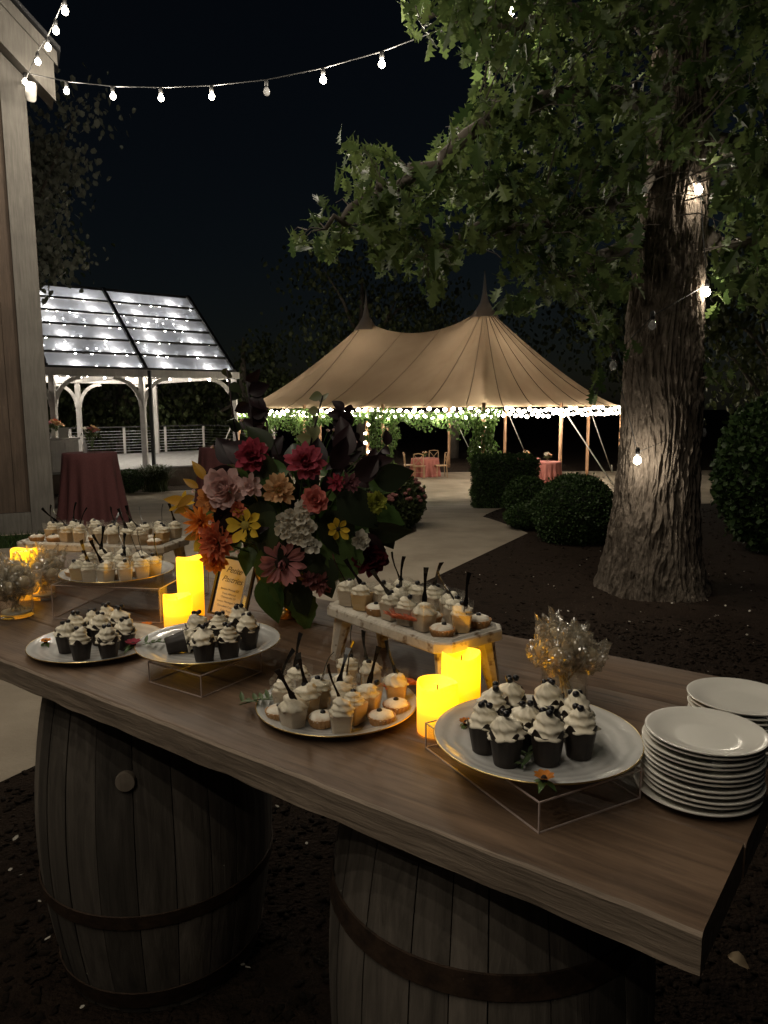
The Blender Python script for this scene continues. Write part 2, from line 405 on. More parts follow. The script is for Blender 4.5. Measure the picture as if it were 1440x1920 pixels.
def mk_charger():
    m, n, l, b, out = newmat('frosted_glass_charger')
    v = coords(n, l, (1, 1, 1))
    w = n.new('ShaderNodeTexWave'); w.wave_type = 'RINGS'; w.rings_direction = 'Z'; w.inputs['Scale'].default_value = 14; w.inputs['Distortion'].default_value = 3.0
    w.inputs['Detail'].default_value = 3; w.inputs['Detail Scale'].default_value = 1.5
    l.new(v, w.inputs['Vector'])
    r = ramp(n, l, w.outputs['Fac'], [(.1, (.56, .56, .54)), (.9, (.66, .66, .64))])
    l.new(r.outputs['Color'], b.inputs['Base Color']); b.inputs['Roughness'].default_value = .14; b.inputs['Specular IOR Level'].default_value = .6
    bp = n.new('ShaderNodeBump'); bp.inputs['Strength'].default_value = .25; bp.inputs['Distance'].default_value = .002
    l.new(w.outputs['Fac'], bp.inputs['Height']); l.new(bp.outputs['Normal'], b.inputs['Normal'])
    t = n.new('ShaderNodeBsdfTransparent'); t.inputs['Color'].default_value = (.9, .9, .88, 1)
    mx = n.new('ShaderNodeMixShader'); mx.inputs[0].default_value = .14
    l.new(b.outputs[0], mx.inputs[1]); l.new(t.outputs[0], mx.inputs[2]); l.new(mx.outputs[0], out.inputs['Surface'])
    return m
M['charger'] = mk_charger()

# ================================================================== SETTING
YS = [9 + .5 * i for i in range(28)]
def terr_lin(y):      # the ground mesh between its rows of vertices
    if y <= 9 or y >= 22.5: return terr(y)
    a = 9 + .5 * math.floor((y - 9) / .5); t = (y - a) / .5
    return terr(a) * (1 - t) + terr(a + .5) * t
def ground_sheet(name, poly, mat, dz, step=.6):
    bm = bmesh.new()
    f = bm.faces.new([bm.verts.new((p[0], p[1], 0)) for p in poly])
    bmesh.ops.triangulate(bm, faces=bm.faces[:])
    for y in YS:
        if min(p[1] for p in poly) < y < max(p[1] for p in poly):
            bmesh.ops.bisect_plane(bm, geom=bm.verts[:] + bm.edges[:] + bm.faces[:], dist=1e-5, plane_co=(0, y, 0), plane_no=(0, 1, 0))
    bmesh.ops.triangulate(bm, faces=bm.faces[:])
    for v in bm.verts: v.co.z = terr_lin(v.co.y) + dz
    bmesh.ops.recalc_face_normals(bm, faces=bm.faces[:])
    if bm.faces[:] and sum(f.normal.z for f in bm.faces) < 0: bmesh.ops.reverse_faces(bm, faces=bm.faces[:])
    me = bpy.data.meshes.new(name); bm.to_mesh(me); bm.free(); me.materials.append(mat)
    return link(name, me)

ys = [-60, -10] + [9 + .5 * i for i in range(28)] + [40, 120, 400]
mb = MB()
mb.v = [(x, y, terr(y)) for y in ys for x in (-400, -20, -8, 0, 8, 20, 400)]
mb.f = [(j * 7 + i, j * 7 + i + 1, (j + 1) * 7 + i + 1, (j + 1) * 7 + i) for j in range(len(ys) - 1) for i in range(6)]
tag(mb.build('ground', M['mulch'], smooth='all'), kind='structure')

e1 = G(60, 1440); e2 = G(990, 1000); ed = (e2 - e1).normalized()
eA = e1 - ed * 4.0
lp = G(240, 924)
path_poly = [eA, e2, G(905, 969), G(985, 944), (6.2, 17.6), (14, 19.5), (14, 30.0), (-3.0, 30.0), (-4.6, 26.0), (-5.2, lp.y + 1), (-9.5, lp.y - .5), (-6.0, 12.2), (-5.2, 9.6), (-9, 7.9), (-12, 2), (-9, -5)]
tag(ground_sheet('path', [(p[0], p[1]) for p in path_poly], M['concrete'], .004), kind='structure')
lawn_poly = [(-4.35, 9.75), (-3.55, 9.05), (-9, 6.6), (-9.5, 7.6)]
tag(ground_sheet('lawn', lawn_poly, M['lawn'], .008), kind='structure')
bed = [G(775, 964), G(781, 997), G(705, 1027), G(600, 1018), G(600, 962), G(690, 951)]
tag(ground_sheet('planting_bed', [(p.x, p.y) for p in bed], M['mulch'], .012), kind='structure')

# mulch chips, petals and grass
def in_poly(x, y, poly):
    c = False; n = len(poly)
    for i in range(n):
        x1, y1 = poly[i][0], poly[i][1]; x2, y2 = poly[i - 1][0], poly[i - 1][1]
        if (y1 > y) != (y2 > y) and x < (x2 - x1) * (y - y1) / (y2 - y1) + x1: c = not c
    return c
mats = []
while len(mats) < 14000:
    if random.random() < .75: x, y = random.uniform(-2.2, 2.6), random.uniform(.3, 5.5)
    else: x, y = random.uniform(-1, 7), random.uniform(4, 13)
    if in_poly(x, y, path_poly): continue
    s = random.uniform(.004, .017)
    mats.append(Matrix.Translation((x, y, terr(y) + s * .15)) @ Euler((random.uniform(-.6, .6), random.uniform(-.6, .6), random.uniform(0, 6.3))).to_matrix().to_4x4() @ Matrix.Diagonal(Vector((s, s * random.uniform(.3, .9), s * .2, 1))))
cb = MB().box((0, 0, 0), (2, 2, 2))
tag(scatter('mulch_chips', cb.v, cb.f, mats, M['chip']), 'dark shredded mulch chips covering the bed under the table', 'mulch', kind='stuff')
mats = []
def petal_spot(x, y, s):
    mats.append(Matrix.Translation((x, y, terr(y) + .02)) @ Euler((random.uniform(-.5, .5), random.uniform(-.5, .5), random.uniform(0, 6.3))).to_matrix().to_4x4() @ Matrix.Diagonal(Vector((s, s * .7, s * .3, 1))))
for px, py in [(110, 1712), (90, 1770), (40, 1650), (75, 1700), (455, 1820), (465, 1825), (155, 1900), (495, 1515), (520, 1520), (575, 1590), (1095, 1140), (1065, 1150), (1260, 1135), (1290, 1130),
               (1330, 1165), (1340, 1160), (1370, 1100), (1390, 1105), (1180, 1170), (1175, 1185), (1400, 1195), (1275, 1185), (1360, 1080), (1395, 1075), (1360, 1140), (1345, 1310), (930, 1100), (1000, 1085), (1405, 1150), (440, 1740), (30, 1580), (20, 1640)]:
    q = G(px, py); petal_spot(q.x, q.y, random.uniform(.006, .014))
for _ in range(120):
    x, y = random.uniform(.4, 6), random.uniform(4, 9)
    if not in_poly(x, y, path_poly): petal_spot(x, y, random.uniform(.004, .009))
pet = [(1, 0, 0), (.5, .8, .3), (-.5, .8, 0), (-1, 0, .3), (-.5, -.8, 0), (.5, -.8, .2)]
M['petal_litter'] = noisy('petal_litter', (.45, .42, .36), (.6, .56, .48), rough=.8)
tag(scatter('fallen_petals', pet, [(0, 1, 2, 3), (0, 3, 4, 5)], mats, M['petal_litter']), 'pale specks of fallen petals strewn over the dark mulch', 'petals', kind='stuff')
mats = []
while len(mats) < 2600:
    x, y = random.uniform(-9, -3.6), random.uniform(6.6, 9.8)
    if in_poly(x, y, lawn_poly):
        mats.append(Matrix.Translation((x, y, terr(y))) @ Euler((random.uniform(-.4, .4), random.uniform(-.4, .4), random.uniform(0, 6.3))).to_matrix().to_4x4() @ Matrix.Diagonal(Vector((.006, 1, random.uniform(.05, .1), 1))))
tag(scatter('grass', [(-1, 0, 0), (1, 0, 0), (.2, .02, 1)], [(0, 1, 2)], mats, M['grass']), 'dark strip of mown grass along the foot of the barn', 'grass', kind='stuff')
# a single dry leaf
def dry_leaf():
    b = MB(); n = 8; vv = []; ff = []
    for i in range(n + 1):
        t = i / n; w = .32 * math.sin(math.pi * t ** .8) * (1 + .12 * (i % 2)); z = .18 * math.sin(t * 4) + .05
        vv += [(t - .5, -w, z + .12), (t - .5, 0, z), (t - .5, w, z + .16)]
    for i in range(n):
        a = 3 * i; ff += [(a, a + 1, a + 4, a + 3), (a + 1, a + 2, a + 5, a + 4)]
    b.add(vv, ff, Matrix.Diagonal(Vector((.06, .06, .06, 1))))
    return b
q = G(1383, 1825)
M['dry'] = noisy('dry_leaf', (.4, .3, .18), (.55, .42, .27), rough=.8)
tag(dry_leaf().build('dry_leaf', M['dry'], loc=(q.x, q.y, .03), rot=(0.2, .1, -.7), smooth='all'), 'curled pale dry leaf lying on the ground right of the table corner', 'leaf')

# ------------------------------------------------------------------ barn
bc = AY(103, 968, 9.9); bc.z = 0
wl = Vector((-.9, -.44, 0)).normalized()      # along the gable wall, to the left
wn = Vector((wl.y, -wl.x, 0))                   # outward, towards the camera
if wn.y > 0: wn = -wn
barn = thing('barn', 'dark board barn with wide pale grey corner trim and gable eave', 'barn', bc)
def wp(u, d, z): return wl * u + wn * d + Vector((0, 0, z))
HB = 5.45
def barn_slab(name, u0, u1, d0, d1, z0, z1, mat, z1b=None):
    z1b = z1 if z1b is None else z1b
    pts = [wp(u0, d0, z0), wp(u1, d0, z0), wp(u1, d1, z0), wp(u0, d1, z0), wp(u0, d0, z1), wp(u1, d0, z1b), wp(u1, d1, z1b), wp(u0, d1, z1)]
    return MB().add(pts, [(0, 1, 2, 3), (4, 7, 6, 5), (0, 4, 5, 1), (1, 5, 6, 2), (2, 6, 7, 3), (3, 7, 4, 0)]).build(name, mat, barn)
barn_slab('corner_board', 0, .285, -.12, .03, 0.0, HB + .23, M['barn_trim'], HB + .5)
u = .289; k = 0
while u < 4.2:
    w_ = [.17, .27, .22, .3][k % 4]
    barn_slab('wall_board', u, u + w_, -.12, -.028 + .006 * (k % 3), .28, HB + u + .25, M['barn_wall'], HB + u + w_ + .25); u += w_ + .006; k += 1
barn_slab('base_board', .288, 4.2, -.12, .022, .0, .275, M['barn_trim'])
barn_slab('wall_backing', .05, 4.2, -.2, -.125, .0, HB, M['barn_wall'], HB + 4)
# side wall running back from the corner
sb = MB(); back = -wn
for i in range(14): 
    a0 = .04 + i * .5; p0 = wp(.02, -a0, 0); p1 = wp(.02, -a0 - .49, 0)
    MB().beam(p0 + Vector((0, 0, HB / 2)), p1 + Vector((0, 0, HB / 2)), .05, HB).build('side_board', M['barn_wall'], barn)
# gable rake: boards rising to the left, soffit, roof slab
def rake(name, off_u, d0, d1, t0, t1, mat, L=5.0):
    a = wp(off_u, 0, HB + .0); pts = []
    for s_ in (0, L):
        for d in (d0, d1):
            for t in (t0, t1): pts.append(wp(off_u + s_, d, HB + s_ * 1.0 + t))
    return MB().add(pts, [(0, 1, 3, 2), (4, 6, 7, 5), (0, 4, 5, 1), (2, 3, 7, 6), (0, 2, 6, 4), (1, 5, 7, 3)]).build(name, mat, barn)
rake('rake_board', -.32, .28, .34, -.1, .42, M['barn_trim'])
rake('rake_trim', -.36, .343, .38, .3, .45, M['barn_trim'])
rake('soffit', -.3, -.1, .277, -.06, -.02, M['barn_trim'])
rake('roof_slab', -.0, -6.5, -.3, .452, .56, M['roof'])
rake('rake_cap', -.4, -.29, .42, .452, .5, M['roof'])
# flood light
fl = AY(58, 172, 9.55)
lamp = thing('flood_lamp', 'small white cylindrical flood lamp, unlit, under the barn eave corner', 'lamp', fl)
MB().lathe([(.0, -.1), (.05, -.1), (.062, -.08), (.062, .08), (.05, .1), (.045, .085), (0, .07)], 20, Euler((R(28), R(20), 0)).to_matrix().to_4x4(), cap0=False, cap1=False).build('lamp_head', M['white_metal'], lamp, smooth=True)
MB().tube([(0, 0, 0.02), (-.06, .06, .12), (-.08, .22, .16)], .014, 8).build('bracket', M['white_metal'], lamp, smooth=True)

# ------------------------------------------------------------------ string lights
def bulb_meshes():
    g = MB().lathe([(.004, .03), (.022, .02), (.032, 0), (.028, -.022), (.012, -.036), (.002, -.04)], 8).mesh('bulb', M['bulb'], 'all')
    o = MB().lathe([(.016, .03), (.024, .015), (.034, -.01), (.028, -.034), (.012, -.048), (.002, -.05)], 12).mesh('bulb', M['bulb_off'], 'all')
    s = MB().lathe([(.014, .035), (.02, .04), (.02, .085), (.012, .1)], 8).mesh('socket', M['socket'], 'all')
    return g, o, s
BULB, BULB_OFF, SOCKET = bulb_meshes()
BULB_S = MB().lathe([(.004, .05), (.064, .01), (.054, -.04), (.004, -.066)], 8).mesh('bulb', M['bulb_small'], 'all')
BULB_P = MB().lathe([(.004, .036), (.038, .01), (.034, -.022), (.004, -.042)], 7).mesh('bulb', M['bulb_pav'], 'all')
LAMP_N = [0]
def bulb_lamp(p, watts, parent, col=(1, .885, .715), r=.03):
    d = bpy.data.lights.new('filament', 'POINT'); d.energy = watts; d.color = col; d.shadow_soft_size = r
    o = bpy.data.objects.new('filament', d); COL.objects.link(o); o.parent = parent; o.location = p; return o
def strand(label, pts, unlit=(), lit=None, power=None, every=1, wire_extra_a=None, wire_extra_b=None, mesh=None, socket=True, drop=.1, name='string_lights', r=.006):
    t = thing(name, label, 'string lights', pts[0])
    o0 = Vector(pts[0])
    wp_ = []
    if wire_extra_a is not None: wp_.append(Vector(wire_extra_a) - o0)
    for p in pts: wp_.append(Vector(p) - o0 + Vector((0, 0, drop)))
    if wire_extra_b is not None: wp_.append(Vector(wire_extra_b) - o0)
    MB().tube(wp_, r, 5).build('wire', M['wire'], t, smooth='all')
    for i, p in enumerate(pts):
        b = link('bulb', BULB_OFF if i in unlit else (mesh or BULB), t, Vector(p) - o0)
        if i in unlit: b['label'] = 'unlit clear bulb'
        elif power and i % every == every // 2:
            w_ = power[i] if hasattr(power, '__len__') else power
            if w_: bulb_lamp(Vector(p) - o0, w_, t)
        if socket: link('socket', SOCKET, b)
    return t
crossing = [(47, 153, 9.45), (125, 170, 9.15), (212, 180, 8.85), (302, 183, 8.55), (397, 180, 8.25), (500, 170, 7.95), (606, 149, 7.6), (716, 119, 7.25), (830, 77, 6.9), (957, 22, 6.5)]
pts = [AY(*c) for c in crossing]
far_b = pts[-1] + (pts[-1] - pts[-2]) * 1.5
strand('string lights sagging from the barn corner across the night sky to the oak', pts, unlit=(5,), power=[3, 12, 18, 20, 24, 30, 38, 40, 34, 26], wire_extra_b=far_b + Vector((0, 0, .3)))
over = [(71, 115, 8.95), (90, 88, 8.45), (105, 57, 7.95), (122, 20, 7.45)]
pts = [AY(*c) for c in over]
last = pts[-1]; end = Vector((-1.7, -2.4, 4.7))
N_ = 14
for i in range(1, N_ + 1):
    t_ = (i + .8) / (N_ + .8)
    mid = Vector((-2.0, 4.2, 5.9))
    pts.append((last * (1 - t_) + mid * t_) * (1 - t_) + (mid * (1 - t_) + end * t_) * t_ - Vector((0, 0, .1 * math.sin(math.pi * t_))))
strand('string lights running up and forward from the barn eave overhead', pts, power=[4, 8, 14, 22] + [23] * 9 + [28, 32, 36, 36, 36], wire_extra_a=AY(47, 153, 9.45))

# ------------------------------------------------------------------ pavilion
Er = AY(440, 697, 28.0); ZE = Er.z
pd_ = Vector((-.77, -.64, 0)).normalized(); pn = Vector((-.64, .77, 0)).normalized()
RUN, ZR = 3.6, 6.0
DECK = -.35
pav = thing('timber_pavilion', 'timber pavilion with clear ribbed roof full of string lights', 'pavilion', (Er.x, Er.y, DECK))
O = Vector((Er.x, Er.y, DECK))
def pq(q, n_, z): return pd_ * q + pn * n_ + Vector((0, 0, z - DECK))   # pavilion local point
QL = 7.6
rows = 6
def slope(q, t, lift=0): return pq(q, RUN * t, ZE + (ZR - ZE) * t + lift)
def slope_back(q, t, lift=0): return pq(q, 2 * RUN - RUN * t, ZE + (ZR - ZE) * t + lift)
rafters = [0, 3.38, 6.6, QL]
def sheet(name, pts, mat, parent, th=.012):
    n_ = (pts[1] - pts[0]).cross(pts[3] - pts[0]).normalized() * th
    vv = list(pts) + [p + n_ for p in pts]
    return MB().add(vv, [(0, 3, 2, 1), (4, 5, 6, 7), (0, 1, 5, 4), (1, 2, 6, 5), (2, 3, 7, 6), (3, 0, 4, 7)]).build(name, mat, parent)
for fn in (slope, slope_back):
    for bi in range(3):
        for r_ in range(rows):
            a, b = rafters[bi] + .05, rafters[bi + 1] - .05; t0, t1 = r_ / rows + .012, (r_ + 1) / rows - .012
            sheet('roof_panel', [fn(a, t0), fn(b, t0), fn(b, t1), fn(a, t1)], M['panel'], pav, .01)
    for r_ in range(rows + 1):
        MB().beam(fn(0, r_ / rows, .02), fn(QL, r_ / rows, .02), .075, .07).build('purlin', M['dark_metal'], pav)
    for q_ in rafters:
        MB().beam(fn(q_, 0, .05), fn(q_, 1, .05), .12, .1).build('rafter', M['dark_metal'], pav)
for n_ in (0, 2 * RUN):
    MB().beam(pq(-.15, n_, ZE - .14), pq(QL, n_, ZE - .14), .16, .24).build('eave_beam', M['timber'], pav)
for q_ in (0, 3.38, 6.6):
    MB().beam(pq(q_, 0, ZE - .15), pq(q_, 2 * RUN, ZE - .15), .14, .2).build('tie_beam', M['timber'], pav)
post_spots = [(0.05, 0), (3.55, 0), (6.45, 0), (.05, 2 * RUN), (3.38, 2 * RUN), (6.6, 2 * RUN)]
for q_, n_ in post_spots:
    MB().beam(pq(q_, n_, DECK), pq(q_, n_, ZE - .262), .17, .17).build('post', M['timber'], pav)
    for sgn in (-1, 1):
        if not 0 < q_ + sgn * .9 < QL: continue
        pts_ = []
        for k in range(7):
            t = k / 6; pts_.append(pq(q_ + sgn * (.06 + .9 * (1 - math.cos(t * math.pi / 2))), n_, ZE - .3 - .95 + .95 * math.sin(t * math.pi / 2)))
        bb = MB()
        for k in range(6): bb.beam(pts_[k], pts_[k + 1], .1, .13)
        bb.build('brace', M['timber'], pav)
MB().beam(pq(3.38, -.3, -1.0), pq(3.38, -.3, ZE - .05), .11, .11).build('downspout', M['dark_metal'], pav)
dk = thing('deck', 'pale raised deck under the lit pavilion', 'deck', O)
for i in range(24):
    MB().beam(pq(-2.6, -.5 + i * .36, DECK - .02), pq(QL + 2, -.5 + i * .36, DECK - .02), .35, .04).build('deck_board', M['deck'], dk)
MB().beam(pq(-2.6, -.7, DECK - .36), pq(QL + 2, -.7, DECK - .36), .04, .62).build('skirt', M['barn_wall'], dk)
MB().beam(pq(-2.61, -.7, DECK - .36), pq(-2.61, 8, DECK - .36), .04, .62).build('skirt', M['barn_wall'], dk)
# railing at the back and right of the deck
rl = thing('cable_railing', 'white post and steel cable railing behind the pavilion', 'railing', O)
NB = 2 * RUN + .6
for q_ in [-2.5, -.6, 1.3, 3.6, 5.6, 8]:
    MB().beam(pq(q_, NB, DECK), pq(q_, NB, DECK + 1.15), .09, .09).build('rail_post', M['timber'], rl)
for n_ in [1.5, 4.5]:
    MB().beam(pq(-2.5, n_, DECK), pq(-2.5, n_, DECK + 1.15), .12, .12).build('rail_post', M['timber'], rl)
MB().beam(pq(-2.56, NB, DECK + 1.18), pq(8.2, NB, DECK + 1.18), .12, .05).build('top_rail', M['dark_metal'], rl)
MB().beam(pq(-2.5, 1.4, DECK + 1.182), pq(-2.5, NB - .08, DECK + 1.182), .12, .05).build('top_rail', M['dark_metal'], rl)
for k in range(8):
    z = DECK + .12 + k * .125
    MB().tube([pq(-2.5, NB, z), pq(8.2, NB, z)], .012, 5).build('cable', M['cable'], rl)
    MB().tube([pq(-2.5, 1.5, z), pq(-2.5, NB, z)], .012, 5).build('cable', M['cable'], rl)
# lights under the pavilion roof, one strand per row and slope
for fi, (fn, nm) in enumerate(((slope, 'front'), (slope_back, 'rear'))):
    for r_ in range(rows):
        if fi == 1 and r_ % 2: continue
        pp = []
        for i in range(19):
            q_ = .2 + i * .395 + random.uniform(-.1, .1)
            pp.append(O + fn(q_, (r_ + .42 + random.uniform(-.1, .1)) / rows, -.14 - random.uniform(0, .06)))
        lab = ['lowest', 'second', 'third', 'fourth', 'fifth', 'highest'][r_] + ' row of small lights under the ' + nm + ' slope of the pavilion roof'
        strand(lab, pp, mesh=BULB_P, socket=False, drop=.04, r=.005, power=22, every=4)
strand('row of white lights hanging along the eave beam of the pavilion', [O + pq(.3 + i * .75, -.02, ZE - .32) for i in range(9)], mesh=BULB_P, socket=False, drop=.05, power=22, every=3)
# white cabinet with flower vase and small sign on the deck
cb_ = AY(104, 862, 23.5); cb_.z = DECK
cab = thing('bar_cabinet', 'pale painted bar cabinet standing on the deck beside the barn', 'cabinet', cb_, R(40))
MB().box((0, 0, .52), (1.3, .55, 1.0)).build('body', M['timber'], cab)
MB().box((0, 0, 1.06), (1.4, .62, .06)).build('counter', M['timber'], cab)
for x in (-.42, 0, .42): MB().box((x, -.285, .52), (.38, .02, .85)).build('panel', M['timber'], cab)
ctop = cb_.z + 1.09

# ------------------------------------------------------------------ sailcloth tent
TN = Vector((2.8, 21.0, 0)); ta = Vector((-.72, .69, 0)).normalized(); tb = Vector((.69, .72, 0)).normalized()
tb = Vector((-ta.y * -1, -ta.x, 0)); 
TL, TW = 11.6, 8.3
S1, S2 = 3.05, 8.75
ZG, ZEV, ZPK = -1.0, 1.6, 5.0
tent = thing('sail_tent', 'large tan sailcloth tent with two pointed peaks and pole supports', 'tent', (TN.x, TN.y, ZG))
def tp(s, w, z): return ta * s + tb * w + Vector((0, 0, z - ZG))
EXP = 1.28
def mid_z(s, w):
    t = (s - S1) / (S2 - S1); rid = ZPK - .68 * (1 - (2 * t - 1) ** 2) ** .85
    q = abs(w - TW / 2) / (TW / 2)
    return ZEV + (rid - ZEV) * (1 - q) ** EXP
cv = MB()
cv.grid(lambda a, b: tp(S1 + a * (S2 - S1), b * TW, mid_z(S1 + a * (S2 - S1), b * TW)), 30, 48)
def boundary(end, k, n):     # points along three sides of an end bay
    L_ = S1 if end == 0 else TL - S2
    per = 2 * L_ + TW; d = per * k / n
    sp_ = S1 if end == 0 else S2; sg = -1 if end == 0 else 1
    if d <= L_: return sp_ + sg * d, 0
    if d <= L_ + TW: return sp_ + sg * L_, d - L_
    return sp_ + sg * (per - d), TW
def end_pt(end, k, n, q):
    bs, bw = boundary(end, k, n); sp_ = S1 if end == 0 else S2
    s = sp_ + (bs - sp_) * q; w = TW / 2 + (bw - TW / 2) * q
    ang = k / n
    return tp(s, w, ZEV + (ZPK - ZEV) * (1 - q) ** EXP - .05 * math.sin(math.pi * q) * abs(math.sin(ang * math.pi * 9)))
for e in (0, 1):
    cv.grid(lambda a, b, e=e: end_pt(e, a * 72, 72, b), 72, 24)
cv.build('canvas', M['canvas'], tent, smooth='all')
# darker cap cloth at the peaks, spires, seams
for e, sp_ in ((0, S1), (1, S2)):
    cpb = MB().lathe([(.5, ZPK - .40), (.30, ZPK - .12), (.15, ZPK + .12), (.075, ZPK + .45), (.04, ZPK + .8), (.01, ZPK + 1.15)], 24, Matrix.Translation(tp(sp_, TW / 2, 0) + Vector((0, 0, 0))), cap0=False)
    cpb.v = [(x, y, z) for (x, y, z) in cpb.v]
    cpb.build('peak_spire', M['cap'], tent, smooth='all')
    for k in (range(4, 73, 8) if e == 0 else (0, 72)):
        MB().tube([end_pt(e, k, 72, q / 14) + Vector((0, 0, .012)) for q in range(1, 15)], .013, 5).build('seam', M['seam'], tent, smooth='all')
    MB().tube([tp(sp_, TW / 2, ZG), tp(sp_, TW / 2, ZPK)], .07, 10).build('centre_pole', M['pole'], tent, smooth='all')
for s_ in (S1 + 1.9, S1 + 3.8):
    MB().tube([tp(s_, TW * q / 20, mid_z(s_, TW * q / 20) + .01) for q in range(21)], .009, 5).build('seam', M['seam'], tent, smooth='all')
poles = [(0, 0), (3.9, 0), (7.7, 0), (TL, 0), (0, TW / 2), (0, TW), (1.3, TW), (5.0, TW), (7.9, TW), (TL, TW), (TL, TW / 2)]
pole_mesh = MB().lathe([(.055, 0), (.06, .3), (.055, ZEV - ZG + .12)], 12).mesh('side_pole', M['pole'], 'all')
for s_, w_ in poles: link('side_pole', pole_mesh, tent, tp(s_, w_, ZG))
for s_, w_ in poles:
    out = Vector((0, 0, 0))
    if s_ == 0: out -= ta
    if s_ == TL: out += ta
    if w_ == TW: out += tb
    if s_ in (3.9, 7.7) and w_ == 0: continue
    if w_ == 0 and s_ == 0: continue
    a = tp(s_, w_, ZEV); b = tp(s_, w_, ZG + .02) + out.normalized() * 2.0
    MB().tube([a, b], .022, 6).build('guy_rope', M['rope'], tent, smooth='all')
    MB().tube([b, b + Vector((0, 0, .28)) - out * .05], .025, 6).build('stake', M['rope'], tent)
TO = Vector((TN.x, TN.y, ZG))
def edge_lights(label, s0, w0, s1, w1, step=.15):
    L_ = math.hypot(s1 - s0, w1 - w0); n = int(L_ / step); pp = []
    for i in range(n + 1):
        t = i / n
        pp.append(TO + tp(s0 + (s1 - s0) * t, w0 + (w1 - w0) * t, ZEV - .09 + (random.uniform(-.05, .06) if i % 2 else random.uniform(-.2, -.1))))
    strand(label, pp, mesh=BULB_S, socket=False, drop=.04, r=.006, name='festoon_lights', power=28, every=7)
edge_lights('bright small lights along the leafy garland eave of the tent', 0, -.04, TL, -.04)
edge_lights('bright small lights along the right end eave of the tent', -.04, 0, -.04, TW)
edge_lights('bright small lights along the far rear eave of the tent', 0, TW, TL, TW, .42)
edge_lights('bright small lights along the far left end eave of the tent', TL + .04, 0, TL + .04, TW, .42)
for sp_, nm in ((S1, 'right'), (S2, 'left')):
    pp = [TO + tp(sp_, TW / 2, ZG + .5 + i * .36) + Vector((.1 * math.cos(i * 1.3), -.12, 0)) for i in range(13)]
    strand('lights wound around the ' + nm + ' centre pole inside the tent', pp, mesh=BULB_S, socket=False, drop=.02, name='festoon_lights', power=22, every=4)

# vines and garland of the tent
vl = [(0, 0, 0), (.35, .28, .1), (.3, .7, .05), (0, 1, -.1), (-.3, .7, .05), (-.35, .28, .1)]; vf = [(0, 1, 2, 3), (0, 3, 4, 5)]
def leaf_M(p, size, droop=.5):
    return Matrix.Translation(p) @ Euler((random.uniform(-2.6, -.6) * droop * 1.6, random.uniform(-.8, .8), random.uniform(0, 6.3))).to_matrix().to_4x4() @ Matrix.Diagonal(Vector((size, size, size, 1)))
def vine_column(s_, w_, ztop, zbot, rad, n, label):
    base = TO + tp(s_, w_, ZG); t = thing('vine_column', label, 'vine', base, group='vines on the tent poles')
    mm = []
    for _ in range(n):
        z = random.uniform(zbot, ztop); a = random.uniform(0, 6.3); tt = (z - zbot) / (ztop - zbot)
        r_ = rad * (.78 + .22 * tt + .25 * math.sin(z * 5 + s_)) * random.random() ** .35
        mm.append(leaf_M(Vector((r_ * math.cos(a), r_ * math.sin(a), z - ZG)), random.uniform(.06, .12)))
    tag(scatter('foliage', vl, vf, mm, M['vine'], t), kind='stuff')
    for k in range(3):
        MB().tube([(rad * .5 * math.cos(k * 2 + z * 4), rad * .5 * math.sin(k * 2 + z * 4), z * (ztop - ZG)) for z in [i / 12 for i in range(13)]], .012, 5).build('stem', M['bark_far'], t, smooth='all')
vine_column(0, 0, 1.6, -.85, .42, 1700, 'thick green vine wrapped around the nearest tent pole beside the hedge')
vine_column(3.9, 0, 1.6, -.75, .5, 1700, 'green vine on the tent pole left of the small table with chairs')
vine_column(7.7, 0, 1.6, -.9, .55, 1500, 'green vine on the tent pole behind the tall dark bouquet stems')
vine_column(10.3, 0, 1.6, -.9, .5, 1300, 'green vine hanging near the far left corner of the tent')
gar = thing('leaf_garland', 'hanging leafy green garland draped along the tent eave', 'garland', TO)
mm = []
for _ in range(3000):
    s_ = random.uniform(0, TL); dep = .18 + .16 * abs(math.sin(s_ * 2.1)) + .3 * max(0, math.sin(s_ * .8 + 1)) * random.random()
    mm.append(leaf_M(tp(s_, random.gauss(0, .1) - .05, ZEV - .12 - random.random() ** 1.4 * dep * 1.3), random.uniform(.06, .12)))
tag(scatter('foliage', vl, vf, mm, M['vine'], gar), kind='stuff')
MB().tube([tp(TL * i / 20, -.02, ZEV - .15) for i in range(21)], .02, 5).build('stem', M['bark_far'], gar)

# ------------------------------------------------------------------ draped tables and chairs
def draped(name, label, loc, h, rt, rb, mat, folds=14, group=None, seed=0, cat='table'):
    rr = random.Random(seed); ph = [rr.uniform(0, 6.3) for _ in range(4)]
    def rf(r, z, t):
        k = 1 - z / h
        return r * (1 + k * (.12 * math.sin(folds * t + ph[0] + .8 * math.sin(2 * t + ph[2])) + .05 * math.sin((folds * .5 + .5) // 1 * t + ph[1])))
    prof = [(rb, .012), (rb * .99, .05)] + [(rb + (rt - rb) * (i / 10) ** .8, .05 + (h - .06) * i / 10) for i in range(1, 11)] + [(rt * .985, h - .004), (rt * .9, h), (rt * .4, h)]
    t = thing(name, label, cat, loc, 0, group)
    MB().lathe(prof, 128, rf=rf, cap0=False).build('tablecloth', mat, t, smooth='all')
    MB().lathe([(rt * .96, h - .03), (rt * .96, h - .008)], 48).build('table_top', M['chair'], t)
    MB().lathe([(.25, .0), (.24, .03), (.04, .05), (.035, h - .03)], 16).build('pedestal', M['dark_metal'], t)
    return t
tl = AY(168, 848, 10.7); draped('cocktail_table', 'tall cocktail table under dark red cloth right of the barn corner', (tl.x, tl.y, terr(tl.y)), tl.z - terr(tl.y), .37, .48, M['red_cloth'], 13, seed=1)
